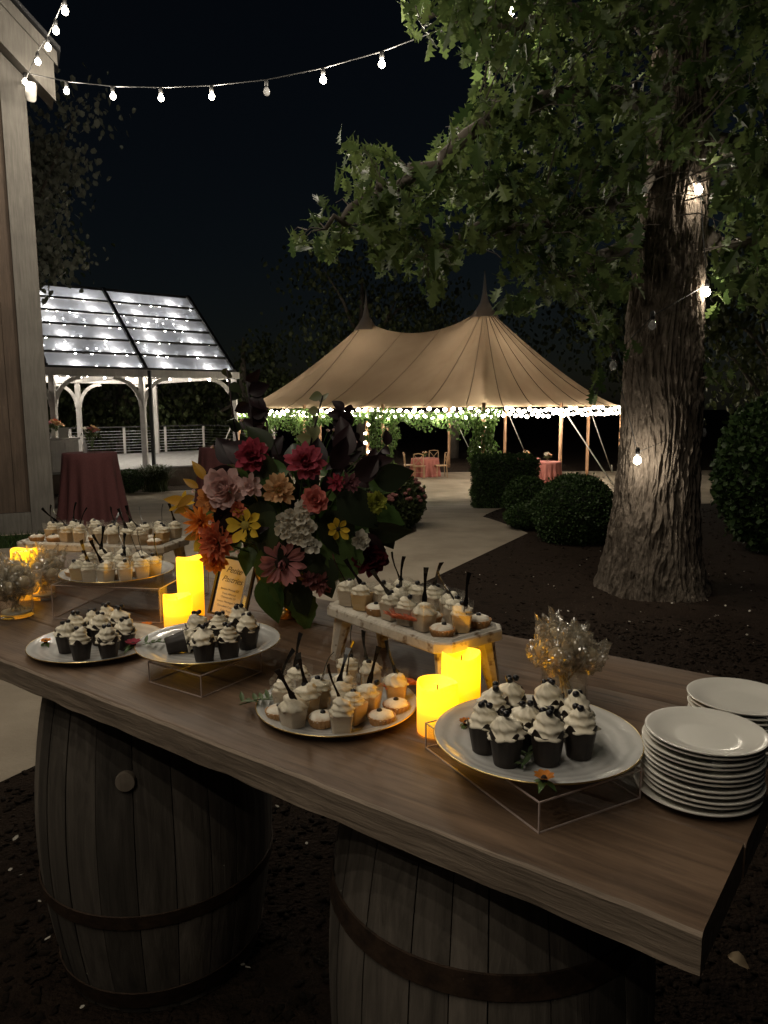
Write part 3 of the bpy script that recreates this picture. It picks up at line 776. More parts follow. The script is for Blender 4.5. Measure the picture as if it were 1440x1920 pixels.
t2 = AY(415, 838, 13.1); draped('cocktail_table', 'tall cocktail table under dusty red cloth partly hidden behind the bouquet', (t2.x, t2.y, terr(t2.y)), t2.z - terr(t2.y), .38, .46, M['red_cloth'], 15, seed=2)
t3 = P(1025, 918, ZG); t3z = AY(1025, 865, t3.y).z
draped('cocktail_table', 'rose pink draped cocktail table in the tent above the round shrubs', (t3.x, t3.y, ZG), t3z - ZG, .42, .5, M['pink_cloth'], 16, seed=3)
t4 = P(985, 905, ZG); draped('cocktail_table', 'rose pink draped table mostly hidden behind the trimmed hedge', (t4.x, t4.y, ZG), .85, .5, .55, M['pink_cloth'], 16, seed=4)
t5 = P(797, 893, ZG); draped('dining_table', 'rose pink draped dining table ringed by wooden chairs in the tent', (t5.x, t5.y, ZG), .7, .52, .56, M['pink_cloth'], 18, seed=5)
def chair(label, loc, rz):
    c = thing('chair', label, 'chair', loc, rz, 'cross-back chairs in the tent')
    MB().box((0, 0, .45), (.42, .42, .04)).build('seat', M['chair'], c)
    for x in (-.18, .18):
        MB().tube([(x, -.18, 0), (x * .95, -.17, .43)], .018, 6).build('leg', M['chair'], c)
        MB().tube([(x * 1.02, .22, 0), (x, .18, .45), (x, .22, .9)], .018, 6).build('leg', M['chair'], c)
    MB().tube([(-.18, .22, .9), (0, .25, .93), (.18, .22, .9)], .02, 6).build('back_rail', M['chair'], c)
    MB().tube([(-.17, .185, .5), (.17, .225, .88)], .012, 5).build('cross_slat', M['chair'], c)
    MB().tube([(.17, .185, .5), (-.17, .225, .88)], .012, 5).build('cross_slat', M['chair'], c)
    MB().tube([(-.18, -.17, .2), (.18, -.17, .2)], .01, 5).build('stretcher', M['chair'], c)
for px, py, rz, lab in [(768, 894, R(95), 'wooden cross-back chair left of the small pink table'), (826, 895, R(-80), 'wooden cross-back chair right of the small pink table'),
                        (786, 897, R(170), 'wooden cross-back chair in front of the small pink table'), (812, 889, R(-10), 'wooden cross-back chair behind the small pink table')]:
    q = P(px, py, ZG); chair(lab, (q.x, q.y, ZG), rz)

# little vases of flowers on the tables
def posy(label, loc, s, cols, vh=.12, vr=.05, n=8, cat='vase', vase_mat=None):
    t = thing('flower_vase', label, cat, loc)
    MB().lathe([(vr * .8, 0), (vr, vh * .3), (vr * .7, vh * .9), (vr * .85, vh)], 16, cap1=False).build('vase', vase_mat or M['glass'], t, smooth='all')
    rr = random.Random(len(label))
    for i in range(n):
        a = i * 2.4; r_ = s * .55 * math.sqrt((i + .5) / n); z = vh + s * (.25 + .35 * (1 - i / n)) + rr.uniform(-.02, .02)
        p = Vector((r_ * math.cos(a), r_ * math.sin(a), z))
        MB().tube([(0, 0, vh * .3), p], .004, 4).build('stem', M['vine'], t)
        b = MB(); 
        for lay in range(2):
            for k in range(7):
                aa = k * 6.283 / 7 + lay * .45; rr_ = s * (.2 - .07 * lay)
                b.add([(0, 0, 0), (rr_ * math.cos(aa - .45), rr_ * math.sin(aa - .45), .3 * rr_), (rr_ * 1.25 * math.cos(aa), rr_ * 1.25 * math.sin(aa), .5 * rr_ + .2 * rr_ * lay), (rr_ * math.cos(aa + .45), rr_ * math.sin(aa + .45), .3 * rr_)], [(0, 1, 2, 3)])
        b.build('bloom', cols[i % len(cols)], t, loc=p, rot=(rr.uniform(-.8, .8), rr.uniform(-.8, .8), 0), smooth='all')
    mm = [leaf_M(Vector((rr.gauss(0, s * .3), rr.gauss(0, s * .3), vh + rr.uniform(0, s * .5))), s * .28) for _ in range(26)]
    tag(scatter('foliage', vl, vf, mm, M['far_leaf'], t), kind='stuff')
def pm(name, c): return leafmat(name, tuple(x * .72 for x in c), tuple(min(.9, x * 1.12) for x in c), .3, .65, island=False, spec=.15)
M['p_pink'] = pm('petal_pink', (.62, .25, .27)); M['p_coral'] = pm('petal_coral', (.7, .22, .13)); M['p_white'] = pm('petal_white', (.72, .68, .58))
M['p_yellow'] = pm('petal_yellow', (.75, .5, .05)); M['p_orange'] = pm('petal_orange', (.75, .27, .05)); M['p_crimson'] = pm('petal_crimson', (.36, .05, .08))
M['p_burg'] = pm('petal_burgundy', (.09, .012, .018)); M['p_peach'] = pm('petal_peach', (.72, .45, .24)); M['p_lime'] = pm('petal_lime', (.42, .45, .08)); M['p_blush'] = pm('petal_blush', (.7, .47, .44))
posy('posy of pale flowers in a small vase on the tent cocktail table', (t3.x, t3.y, t3z), .22, [M['p_white'], M['p_white'], M['p_peach']])
posy('tiny posy on the small pink table among the chairs', (t5.x, t5.y, ZG + .7), .18, [M['p_white'], M['p_peach']])
posy('posy on the half hidden pink table behind the hedge', (t4.x, t4.y, ZG + .85), .2, [M['p_white'], M['p_peach']])
posy('glass vase of pale dried stems on the dark red cocktail table', (tl.x + .06, tl.y - .05, tl.z), .22, [M['p_peach'], M['p_white'], M['p_pink']], .22, .045)
cq = AY(103, 780, cb_.y - .1)
posy('vase of pink and coral roses on the bar cabinet by the barn', (cq.x - .1, cb_.y, ctop), .42, [M['p_coral'], M['p_pink'], M['p_peach']], .26, .11, 9, vase_mat=M['china'])
sg = AY(116, 778, cb_.y - .15)
MB().box((0, 0, .16), (.3, .02, .32)).build('counter_sign', M['china'], loc=(sg.x, sg.y, ctop), rot=(R(-8), 0, R(10)))
tag(bpy.data.objects['counter_sign'], 'small square white sign standing beside the roses on the bar cabinet', 'sign')
# bottle beside the vase on the left cocktail table
bt = AY(160, 848, 10.6)
bo = thing('glass_bottle', 'slim pale glass bottle beside the vase on the dark red cocktail table', 'bottle', (bt.x, bt.y, tl.z))
MB().lathe([(.03, 0), (.034, .02), (.034, .1), (.014, .15), (.012, .2), (.015, .205)], 16).build('body', M['bulb_off'], bo, smooth=True)
MB().lathe([(.014, .205), (.014, .225)], 10).build('stopper', M['china'], bo)

# ------------------------------------------------------------------ the big oak
TYo = 6.5
edges = [(1112, 1122, 1330), (1085, 1128, 1318), (1040, 1137, 1312), (950, 1152, 1309), (850, 1162, 1309), (780, 1166, 1311), (700, 1170, 1312), (600, 1176, 1316), (500, 1190, 1320), (400, 1203, 1325),
         (300, 1213, 1328), (200, 1221, 1330), (100, 1227, 1332), (0, 1232, 1334), (-300, 1250, 1336)]
ring = []
for y, xl, xr in edges:
    c = AY((xl + xr) / 2, y, TYo); ring.append((c, (xr - xl) / 2 / F_PX * (c - CAM).dot(FWD)))
base = Vector((ring[0][0].x, TYo, 0))
oak = thing('oak_tree', 'large oak with deeply furrowed trunk and overhanging lobed leaves', 'tree', base)
zs = [max(0, r_[0].z) for r_ in ring]; zs[0] = -.05
def trunk_at(z):
    for i in range(len(zs) - 1):
        if zs[i] <= z <= zs[i + 1] or i == len(zs) - 2:
            t = (z - zs[i]) / (zs[i + 1] - zs[i]); t = min(1, max(0, t))
            return ring[i][0].lerp(ring[i + 1][0], t), ring[i][1] + (ring[i + 1][1] - ring[i][1]) * t
NT, NZ = 400, 420
tv = []
ztop = zs[-1]
for j in range(NZ + 1):
    z = -.05 + (ztop + .05) * (j / NZ) ** 1.15
    c, r_ = trunk_at(z)
    flare = .0
    for k in range(NT):
        a = 2 * math.pi * k / NT
        fl_ = max(0, .35 - z) * .13 * (0.5 + .5 * math.sin(a * 5 + 1)) 
        wob = noise.noise(Vector((math.cos(a) * 1.2, math.sin(a) * 1.2, z * .8))) * .05
        tw = a + noise.noise(Vector((math.cos(a) * 2, math.sin(a) * 2, z * 1.3))) * .16
        rg = noise.ridged_multi_fractal(Vector((math.cos(tw) * 8.0, math.sin(tw) * 8.0, z * 3.0)), .9, 2.0, 3, 1.0, 2.0)
        rg2 = noise.ridged_multi_fractal(Vector((math.cos(tw) * 21, math.sin(tw) * 21, z * 6.5)), .9, 2.0, 2, 1.0, 2.0)
        rr = r_ * .96 + (rg2 - 1) * .011 + fl_ + wob * r_ + (rg - 1.0) * .033
        tv.append((c.x - base.x + rr * math.cos(a), TYo - base.y + rr * math.sin(a), z))
tf = [(j * NT + k, j * NT + (k + 1) % NT, (j + 1) * NT + (k + 1) % NT, (j + 1) * NT + k) for j in range(NZ) for k in range(NT)]
mb = MB(); mb.v = tv; mb.f = tf
mb.build('trunk', M['bark'], oak, smooth='all')

def oak_leaf_template():
    half = [(0, 0.0), (.03, .06), (.13, .16), (.24, .2), (.1, .3), (.17, .38), (.34, .46), (.13, .54), (.2, .62), (.33, .72), (.12, .78), (.17, .9), (0, 1.0)]
    vv = []; ff = []
    n = len(half)
    for x, y in half: vv.append((0, y, -.1 * y * y))
    for x, y in half: vv.append((x, y, -.1 * y * y + .3 * x))
    for x, y in half: vv.append((-x, y, -.1 * y * y + .3 * x))
    for i in range(n - 1):
        ff.append((i, n + i, n + i + 1, i + 1)); ff.append((i, i + 1, 2 * n + i + 1, 2 * n + i))
    ff[0] = (0, n + 1, 1); ff[1] = (0, 1, 2 * n + 1)
    ff[-2] = (n - 2, n + n - 2, n - 1); ff[-1] = (n - 2, n - 1, 2 * n + n - 2)
    vv.append((.012, -.22, .02)); vv.append((-.012, -.22, .02)); k = len(vv)
    ff.append((k - 1, k - 2, n + 1, 2 * n + 1))
    used = sorted({i for f in ff for i in f}); mp = {o: i for i, o in enumerate(used)}
    return [vv[i] for i in used], [tuple(mp[i] for i in f) for f in ff]
OL_V, OL_F = oak_leaf_template()
crown_poly = [(752, -60), (765, 70), (800, 100), (880, 120), (905, 150), (870, 215), (835, 225), (800, 300), (742, 300), (700, 270), (650, 238), (612, 250), (625, 300), (640, 340), (600, 335), (585, 360), (600, 380), (660, 385), (640, 405), (590, 408), (530, 440), (540, 465), (570, 485),
              (640, 490), (665, 440), (690, 440), (700, 480), (690, 510), (740, 520), (760, 500), (780, 550), (815, 570), (830, 530), (850, 500), (880, 470), (930, 460), (960, 480), (915, 550), (920, 580), (1000, 590), (1050, 570), (1090, 590), (1095, 660), (1130, 640), (1170, 560), (1215, 545), (1230, 470), (1260, 420),
              (1330, 430), (1340, 560), (1380, 560), (1440, 610), (1560, 640), (1560, -60)]
mid_limbs = [((1240, 210), [(1090, 170, 6.0), (930, 210, 5.6), (780, 330, 5.4), (680, 380, 5.3), (610, 430, 5.2)]),
             ((1230, 330), [(1130, 380, 5.8), (1010, 430, 5.5), (900, 430, 5.4), (800, 470, 5.4)]),
             ((1250, 60), [(1080, 20, 6.2), (900, 40, 6.0), (790, 40, 6.0)]),
             ((1220, 430), [(1150, 470, 6.1), (1080, 520, 6.0), (1010, 540, 5.9)]),
             ((1320, 250), [(1390, 290, 6.2), (1470, 330, 6.0), (1560, 380, 5.8)]),
             ((1322, 440), [(1370, 460, 6.3), (1440, 440, 6.2), (1520, 470, 6.1)]),
             ((1300, -50), [(1400, -60, 6.2), (1520, 40, 6.0)])]
nodes = []
for (sx, sy), path in mid_limbs:
    p0 = AY(sx, sy, TYo) - base; pp = [p0] + [AY(*q) - base for q in path]
    fine = []
    for i in range(len(pp) - 1):
        for k in range(5):
            t = k / 5; w_ = Vector((random.uniform(-.05, .05), random.uniform(-.05, .05), random.uniform(-.05, .05)))
            fine.append(pp[i].lerp(pp[i + 1], t) + (w_ if i + k else Vector()))
    fine.append(pp[-1]); n = len(fine)
    MB().tube(fine, [.075 * (1 - .88 * i / n) + .004 for i in range(n)], 8).build('limb', M['bark_far'], oak, smooth='all')
    nodes += fine[2:]
# twig sprays with hanging leaves, spread through the crown's volume
def spread(n, poly, y0, y1, px0, px1, py0, py1):
    out = []
    while len(out) < n:
        px, py = random.uniform(px0, px1), random.uniform(py0, py1)
        if in_poly(px, py, poly): out.append(AY(px, py, random.uniform(y0, y1)) - base)
    return out
sprays = spread(370, crown_poly, 4.7, 6.6, 520, 1500, -60, 640)
for nd in nodes: sprays.append(nd + Vector((random.gauss(0, .12), random.gauss(0, .12), random.gauss(-.05, .08))))
for _ in range(160):     # crown beyond the frame, above and behind
    sprays.append(Vector((random.gauss(.4, 1.5), random.gauss(.4, 1.5), random.uniform(4.9, 7.5))))
singles = [(1180, 640), (1135, 625), (1125, 655), (1118, 690), (1108, 715), (1145, 640), (1160, 610), (1110, 735), (1350, 570), (1345, 695), (1365, 700), (1330, 690)]
leaf_m = []; twig = MB()
for c in sprays:
    nd = min(nodes, key=lambda q: (q - c).length_squared)
    d = (c - nd); 
    if d.length > .45: nd = c - d.normalized() * .4
    cx_, cy_ = project(c + base)
    if in_poly(cx_, cy_, crown_poly) and in_poly(*project(nd + base), crown_poly): twig.tube([nd, nd.lerp(c, .5) + Vector((0, 0, .04)), c], [.006, .004, .002], 4)
    nl = random.randint(7, 12); hd = Vector((random.gauss(0, 1), random.gauss(0, 1), -.3)).normalized()
    for i in range(nl):
        p = c + Vector((random.gauss(0, .11), random.gauss(0, .11), random.gauss(0, .09)))
        size = random.uniform(.1, .19)
        dirv = Vector((hd.x * .5 + random.gauss(0, .45), hd.y * .5 + random.gauss(0, .45), random.uniform(-1.2, .1))).normalized()
        yv = dirv; xv = yv.cross(Vector((random.gauss(0, .5), random.gauss(0, .5), 1))).normalized(); zv = xv.cross(yv)
        Mx = Matrix.Identity(4)
        sx_, sz_ = size * random.uniform(.75, 1.12), size * random.uniform(-.8, 2.6)
        for k in range(3): Mx[k][0] = xv[k] * sx_; Mx[k][1] = yv[k] * size; Mx[k][2] = zv[k] * sz_; Mx[k][3] = p[k]
        leaf_m.append(Mx)
for px, py in singles:
    p = AY(px, py, 6.1) - base
    for i in range(2):
        size = random.uniform(.1, .15); yv = Vector((random.gauss(0, .5), random.gauss(0, .5), -1)).normalized()
        xv = yv.cross(Vector((random.gauss(0, .5), 1, .2))).normalized(); zv = xv.cross(yv); Mx = Matrix.Identity(4)
        for k in range(3): Mx[k][0] = xv[k] * size; Mx[k][1] = yv[k] * size; Mx[k][2] = zv[k] * size; Mx[k][3] = p[k] + random.gauss(0, .03)
        leaf_m.append(Mx)
# keep the view clear of leaves right in front of the lens
def crown_ok(m):
    for f_ in (.15, .85):
        w_ = m @ Vector((0, f_, 0)) + base
        if w_.y < 3.6: return False
        x, y = project(w_)
        if 1212 < x < 1332 and 318 < y < 590: return False
        if 1195 < x < 1335 and 0 < y <= 318 and (int(w_.x * 977 + w_.z * 1313) % 10) < 2: return False
        if x < -20 or x > 1460 or y < -20 or y > 1000: continue
        if not any(in_poly(x + a_, y + b2, crown_poly) for a_, b2 in ((0, 0), (9, 0), (-9, 0), (0, 9), (0, -9))): return False
    return True
leaf_m = [m for m in leaf_m[:-2 * len(singles)] if crown_ok(m)] + leaf_m[-2 * len(singles):]
# the 300 leaves that show largest become parts, the rest one crown
def shown(m):
    p = m.translation + base; w_ = (p - CAM).dot(FWD)
    x, y = project(p)
    return (m.col[0].length / w_) if (0 < x < 1440 and 0 < y < 760) else 0
leaf_m.sort(key=shown, reverse=True)
leaf_mesh = bpy.data.meshes.new('leaf'); leaf_mesh.from_pydata(OL_V, [], OL_F); leaf_mesh.materials.append(M['oak_single'])
for m in leaf_m[:300]:
    o = link('leaf', leaf_mesh, oak); o.matrix_local = m
tag(scatter('crown', OL_V, OL_F, leaf_m[300:], M['oak'], oak), kind='stuff')
twig.build('twigs', M['bark_far'], oak)['kind'] = 'stuff'
for a, b_, c in [((1318, 375), (1290, 330), (1310, 280)), ((1225, 310), (1200, 345), (1160, 375)), ((1210, 330), (1205, 350), (1185, 372)), ((1318, 470), (1380, 455), (1440, 430)), ((1315, 710), (1335, 705), (1348, 720))]:
    MB().tube([AY(*a, 6.25) - base, AY(*b_, 6.15) - base, AY(*c, 6.05) - base], [.012, .008, .003], 6).build('twig', M['bark_far'], oak, smooth='all')
# lights wound round the trunk
tz = [(957, 22, 6.4), (1190, 180, 6.1), (1310, 355, 6.18), (1325, 547, 6.25), (1223, 607, 6.06), (1150, 683, 6.3), (1195, 862, 6.02), (1318, 809, 6.4)]
pts = [AY(*q) for q in tz[1:]]
strand('string lights wound down around the oak trunk', pts, unlit=(0, 3, 4, 6), power=[0, 5, 5, 0, 0, 7, 0], drop=.06, r=.004)

# ------------------------------------------------------------------ other trees
def tree(label, loc, h, rx, rz, nleaf, ls, seed, trunk_r=.2, nb=7, name='broadleaf_tree', zc=None, lm='far_leaf'):
    rr = random.Random(seed); t = thing(name, label, 'tree', loc, 0, 'dark trees around the garden')
    zc = zc or h * .62
    MB().tube([(0, 0, -.1), (.1, 0, h * .25), (.0, .1, h * .5), (.1, .1, h * .8)], [trunk_r * 1.25, trunk_r, trunk_r * .7, trunk_r * .2], 10).build('trunk', M['bark_far'], t, smooth='all')
    cl = []
    for i in range(nb):
        a = rr.uniform(0, 6.3); r_ = rx * rr.uniform(.5, .95); z1 = zc + rz * rr.uniform(-.7, .7); z0 = h * rr.uniform(.2, .5)
        tip = Vector((r_ * math.cos(a), r_ * math.sin(a), z1))
        mid = Vector((0, 0, z0)).lerp(tip, .5) + Vector((0, 0, .2 * rz * rr.random()))
        MB().tube([(0.05, 0, z0), mid, tip], [trunk_r * .45, trunk_r * .25, .01], 6).build('limb', M['bark_far'], t, smooth='all')
        cl += [tip, mid.lerp(tip, .5)]
    for i in range(nb * 3):
        v = Vector((rr.gauss(0, 1), rr.gauss(0, 1), rr.gauss(0, 1))).normalized() * rr.uniform(.5, 1)
        cl.append(Vector((v.x * rx, v.y * rx, zc + v.z * rz)))
    mm = []
    st = random.getstate(); random.seed(seed)
    sig = min(rx, rz) * .2
    for i in range(nleaf):
        c = cl[i % len(cl)]; p = c + Vector((random.gauss(0, sig), random.gauss(0, sig), random.gauss(0, sig * .7)))
        mm.append(leaf_M(p, random.uniform(.6, 1.2) * ls))
    random.setstate(st)
    tag(scatter('crown', vl, vf, mm, M[lm], t), kind='stuff')
    return t
def gz(x, y): return (x, y, terr(y) - .03)
tree('slender tree with leaves coloured pale as if lamplit, right behind the barn corner', gz(-8.3, 16.5), 10.0, 2.0, 2.5, 4200, .16, 11, .14, zc=7.0, lm='lamplit_leaf')
tree('dark tree standing behind the barn left of the pavilion', gz(-16, 30), 13, 4.0, 5, 4200, .28, 12, .3)
tree('broad tree with low boughs seen through the pavilion posts', gz(-13.6, 39), 9, 4.6, 3.6, 7000, .27, 13, .3, zc=3.2)
tree('dark tree behind the right end of the pavilion', gz(-7.6, 41), 8, 3.6, 3.4, 5000, .27, 14, .3, zc=3.0)
tree('bare limbed dark tree behind the left half of the tent', gz(-1.2, 42), 12, 4.5, 4.5, 2600, .28, 15, .34, nb=9)
tree('many stemmed dark tree behind the tent dining table', gz(3.6, 38.5), 9, 3.6, 3.4, 1700, .25, 16, .22, nb=10)
tree('dark tree behind the right end of the tent', gz(12.5, 38), 11, 4.5, 4.5, 3600, .28, 17, .3)
tree('shadowed tree in the dark right of the oak trunk', gz(10.2, 19.5), 7.5, 2.6, 2.8, 3600, .2, 18, .17, zc=4.6)

# ------------------------------------------------------------------ clipped shrubs
sl = [(0, 0, 0), (.4, .5, .12), (0, 1, 0), (-.4, .5, .12)]; sf = [(0, 1, 2), (0, 2, 3)]
def shrub(label, loc, fn, n, ls, core, mat='box', name='boxwood_shrub', cat='shrub', group='shrubs along the path'):
    t = thing(name, label, cat, loc, 0, group)
    mm = []
    for _ in range(n):
        p, nrm = fn()
        q = (nrm + Vector((random.gauss(0, .5), random.gauss(0, .5), random.gauss(0, .5)))).normalized()
        s_ = ls * random.uniform(.7, 1.3)
        mm.append(rot_to(q, random.uniform(0, 6.3), loc=p, sxyz=(s_, s_, s_)) @ Matrix.Rotation(R(55), 4, 'X'))
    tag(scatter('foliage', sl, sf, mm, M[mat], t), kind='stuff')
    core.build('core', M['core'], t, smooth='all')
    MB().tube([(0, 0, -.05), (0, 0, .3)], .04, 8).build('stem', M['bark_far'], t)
    return t
def ball(r, zc, sq=1.0):
    def f():
        v = Vector((random.gauss(0, 1), random.gauss(0, 1), random.gauss(0, 1))).normalized()
        k = r * (1 + .10 * noise.noise(v * 2.3 + Vector((r * 9, 0, 0))) + .05 * noise.noise(v * 6) + .03 * random.gauss(0, 1) + (.12 * random.random() if random.random() < .04 else 0))
        p = Vector((v.x * k, v.y * k, zc + v.z * k * sq)); p.z = max(p.z, .02)
        return p, v
    return f
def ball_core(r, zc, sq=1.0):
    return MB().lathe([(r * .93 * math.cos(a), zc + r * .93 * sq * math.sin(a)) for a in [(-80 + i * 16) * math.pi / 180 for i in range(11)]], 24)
def put_ball(label, px, cy, pyb, rpx, n, ls=.035, sq=.92):
    q = G(px, pyb); d = (q - CAM).dot(FWD); r_ = rpx / F_PX * d
    zc = AY(px, cy, q.y).z - q.z
    return shrub(label, q, ball(r_, zc, sq), n, ls, ball_core(r_, zc, sq))
put_ball('largest round clipped boxwood ball beside the oak trunk', 1076, 960, 1014, 72, 15000, .03)
put_ball('smaller round clipped boxwood ball left of the largest one', 988, 935, 972, 41, 8000, .032)
q = G(945, 952); d = (q - CAM).dot(FWD); hw = 55 / F_PX * d; ht = 92 / F_PX * d
def hedge_fn():
    a = random.uniform(-1, 1); b_ = random.uniform(-1, 1); f = random.random(); k = .09 * noise.noise(Vector((a * 3, b_ * 3, f))) + .03 * random.gauss(0, 1)
    if f < .4: return Vector((a * hw, -hw * (.7 + k), ht * (.5 + b_ * .5))), Vector((0, -1, 0))
    if f < .7: return Vector((a * hw, b_ * hw * .7, ht * (1 + k))), Vector((0, 0, 1))
    s_ = 1 if f < .85 else -1
    return Vector((s_ * hw * (1 + k), a * hw * .7, ht * (.5 + b_ * .5))), Vector((s_, 0, 0))
shrub('square trimmed hedge block at the foot of the nearest tent pole', q, hedge_fn, 11000, .034, MB().box((0, 0, ht * .48), (hw * 1.9, hw * 1.3, ht * .93)), name='clipped_hedge', cat='hedge')
put_ball('low tuft of ground shrub in front of the small boxwood ball', 985, 968, 992, 36, 3000, .035, .55)
put_ball('big dark leafy bush at the right edge of the garden', 1458, 890, 1035, 108, 9000, .07, 1.25)
q = G(292, 921); t = thing('grass_clump', 'feathery fountain grass clump in front of the pavilion deck', 'grass clump', q)
mm = []
for _ in range(1100):
    a = random.uniform(0, 6.3); s_ = random.uniform(.6, 1.15); ln = random.uniform(.35, 1.0)
    mm.append(Matrix.Translation((random.gauss(0, .12), random.gauss(0, .12), 0)) @ Matrix.Rotation(a, 4, 'Z') @ Matrix.Diagonal(Vector((ln, .012, s_, 1))))
tag(scatter('blades', [(0, -1, 0), (0, 1, 0), (.2, -.8, .5), (.2, .8, .5), (.5, -.6, .75), (.5, .6, .75), (.85, 0, .72)], [(0, 1, 3, 2), (2, 3, 5, 4), (4, 5, 6)], mm, M['far_leaf'], t), kind='stuff')
MB().lathe([(.2, 0), (.14, .12), (.02, .16)], 12).build('root_crown', M['core'], t)
put_ball('dark low shrub beside the deck left of the feathery bush', 245, 902, 925, 22, 2000, .055, .9)
# flowering sedum in the planting bed left of the path
q = G(745, 990); sd = shrub('dark flowering sedum bush with rusty flower heads left of the path', q, ball(.33, .36, 1.0), 3500, .06, ball_core(.3, .34), mat='far_leaf', name='sedum_bush')
M['sedum'] = noisy('sedum_head', (.1, .035, .035), (.2, .08, .07), scale=60, rough=.9)
head = MB().lathe([(.004, -.02), (.03, 0), (.034, .012), (.022, .026), (.003, .032)], 10).mesh('flower_head', M['sedum'], 'all')
for i in range(70):
    v = Vector((random.gauss(0, 1), random.gauss(0, 1) - .3, abs(random.gauss(0, 1)) + .1)).normalized()
    link('flower_head', head, sd, Vector((v.x * .38, v.y * .38, .36 + v.z * .38)), (random.uniform(-.5, .5), random.uniform(-.5, .5), 0))
q = G(655, 985)
shrub('second dark sedum bush hidden behind the bouquet', q, ball(.34, .34, 1.0), 2500, .06, ball_core(.31, .32), mat='far_leaf', name='sedum_bush')

# ================================================================== DESSERT TABLE
T = .98
tc0 = P(1322, 1752, T); tc1 = P(0, 1235, T)
tu = (tc1 - tc0); tu.z = 0; tu.normalize(); tvv = Vector((-tu.y, tu.x, 0))
if tvv.y < 0: tvv = -tvv
TBW = (P(1240, 1246, T) - tc0).dot(tvv); TBL = 2.9; TH = .058
def tpt(u, v, z): return tc0 + tu * u + tvv * v + Vector((0, 0, z - T))
rzt = math.atan2(tu.y, tu.x)
table = thing('plank_table', 'long plank table top resting across two oak wine barrels', 'table', tpt(0, 0, T - TH), rzt)
nb = 4; sgn = 1 if Vector((-math.sin(rzt), math.cos(rzt), 0)).dot(tvv) > 0 else -1
def plank(i):
    w0, w1 = TBW * i / nb + (.0012 if i else 0), TBW * (i + 1) / nb - .0012
    x0 = random.uniform(-.003, .004); nseg = 160; b = MB(); vv = []; ff = []
    zt = TH + random.uniform(-.001, .001); be = .006
    for k in range(nseg + 1):
        x = x0 + (TBL) * k / nseg
        jit = (.004 * noise.noise(Vector((x * 5, i * 3.1, 0))) + .0035 * noise.noise(Vector((x * 19, 2, 0)))) if i == 0 else .0008 * noise.noise(Vector((x * 6, i, 5)))
        jb = .006 * noise.noise(Vector((x * 11, i * 3.1, 7))) if i == 0 else 0
        prof = [(w0 + jb, 0), (w0 + jit, zt * .45), (w0 + jit * .6 - .001, zt - be), (w0 + be * .7 + jit, zt - be * .25), (w0 + be * 1.6, zt), (w1 - be * .5, zt), (w1, zt - be * .5), (w1, 0)]
        vv += [(x, sgn * y, z) for y, z in prof]
    m = 8
    for k in range(nseg):
        for j in range(m):
            ff.append((k * m + j, k * m + (j + 1) % m, (k + 1) * m + (j + 1) % m, (k + 1) * m + j))
    ff.append(tuple(range(m))); ff.append(tuple(nseg * m + j for j in range(m)))
    b.v = vv; b.f = ff
    o = b.build('plank', M['table'], table, smooth=35)
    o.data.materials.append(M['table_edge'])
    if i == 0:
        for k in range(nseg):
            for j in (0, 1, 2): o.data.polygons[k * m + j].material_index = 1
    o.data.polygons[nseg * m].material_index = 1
    bm = bmesh.new(); bm.from_mesh(o.data); bmesh.ops.recalc_face_normals(bm, faces=bm.faces[:]); bm.to_mesh(o.data); bm.free()
for i in range(nb): plank(i)

# ------------------------------------------------------------------ barrels
HBR = T - TH - .002
def barrel(label, u, v, rot, hoops, bung=None):
    loc = tpt(u, v, 0); t = thing('wine_barrel', label, 'barrel', loc, rot)
    RB, RE = .335, .275
    def rad(z): q = 2 * z / HBR - 1; return RE + (RB - RE) * (1 - q * q)
    n = 24; rr = random.Random(int(u * 100)); cuts = [0]
    ws = [rr.uniform(.7, 1.35) for _ in range(n)]; s_ = sum(ws)
    for w in ws: cuts.append(cuts[-1] + w / s_ * 2 * math.pi)
    for i in range(n):
        a0, a1 = cuts[i] + .004, cuts[i + 1] - .004; dr = rr.uniform(-.0025, .0025); vv = []; ff = []
        NZ_, NA = 16, 4
        for j in range(NZ_ + 1):
            z = HBR * j / NZ_
            for side in (0, 1):
                for k in range(NA + 1):
                    a = a0 + (a1 - a0) * k / NA; edge = .002 if k in (0, NA) else 0
                    r_ = rad(z) + dr - edge if side == 0 else rad(z) - .025
                    vv.append((r_ * math.cos(a), r_ * math.sin(a), z))
        m = 2 * (NA + 1)
        for j in range(NZ_):
            for k in range(NA):
                b = j * m + k; ff.append((b, b + 1, b + m + 1, b + m))
                b2 = b + NA + 1; ff.append((b2 + m, b2 + m + 1, b2 + 1, b2))
            for k in (0, NA):
                b = j * m + k; c = b + NA + 1; ff.append((b, c, c + m, b + m))
        mbb = MB(); mbb.v = vv; mbb.f = ff; mbb.build('stave', M['stave'], t, smooth=35)
    MB().lathe([(RE - .01, HBR - .05), (RE - .01, HBR - .03)], 40).build('barrel_head', M['stave'], t)
    for z0, z1 in hoops:
        MB().lathe([(rad(z0) + .001, z0), (rad(z0) + .005, z0 + .001), (rad(z1) + .005, z1 - .001), (rad(z1) + .001, z1)], 64, cap0=False, cap1=False).build('hoop', M['hoop'], t, smooth=50)
    if bung:
        d = (bung - loc); z = bung.z; d.z = 0; d.normalize(); r_ = rad(z)
        o = MB().lathe([(0, -.02), (.024, -.02), (.026, .004), (.024, .012), (0, .014)], 24, cap0=False, cap1=False).build('bung', M['bung'], t, smooth=True)
        ang = math.atan2(d.y, d.x) - rot
        o.location = (r_ * math.cos(ang), r_ * math.sin(ang), z); o.rotation_euler = (0, R(90), ang)
    return t
u1, v1 = 1.61, .37
barrel('old oak barrel with a round bung under the left part of the table', u1, v1, .3, [(.02, .075), (.285, .325), (.875, .915)], AY(213, 1507, 1.66))
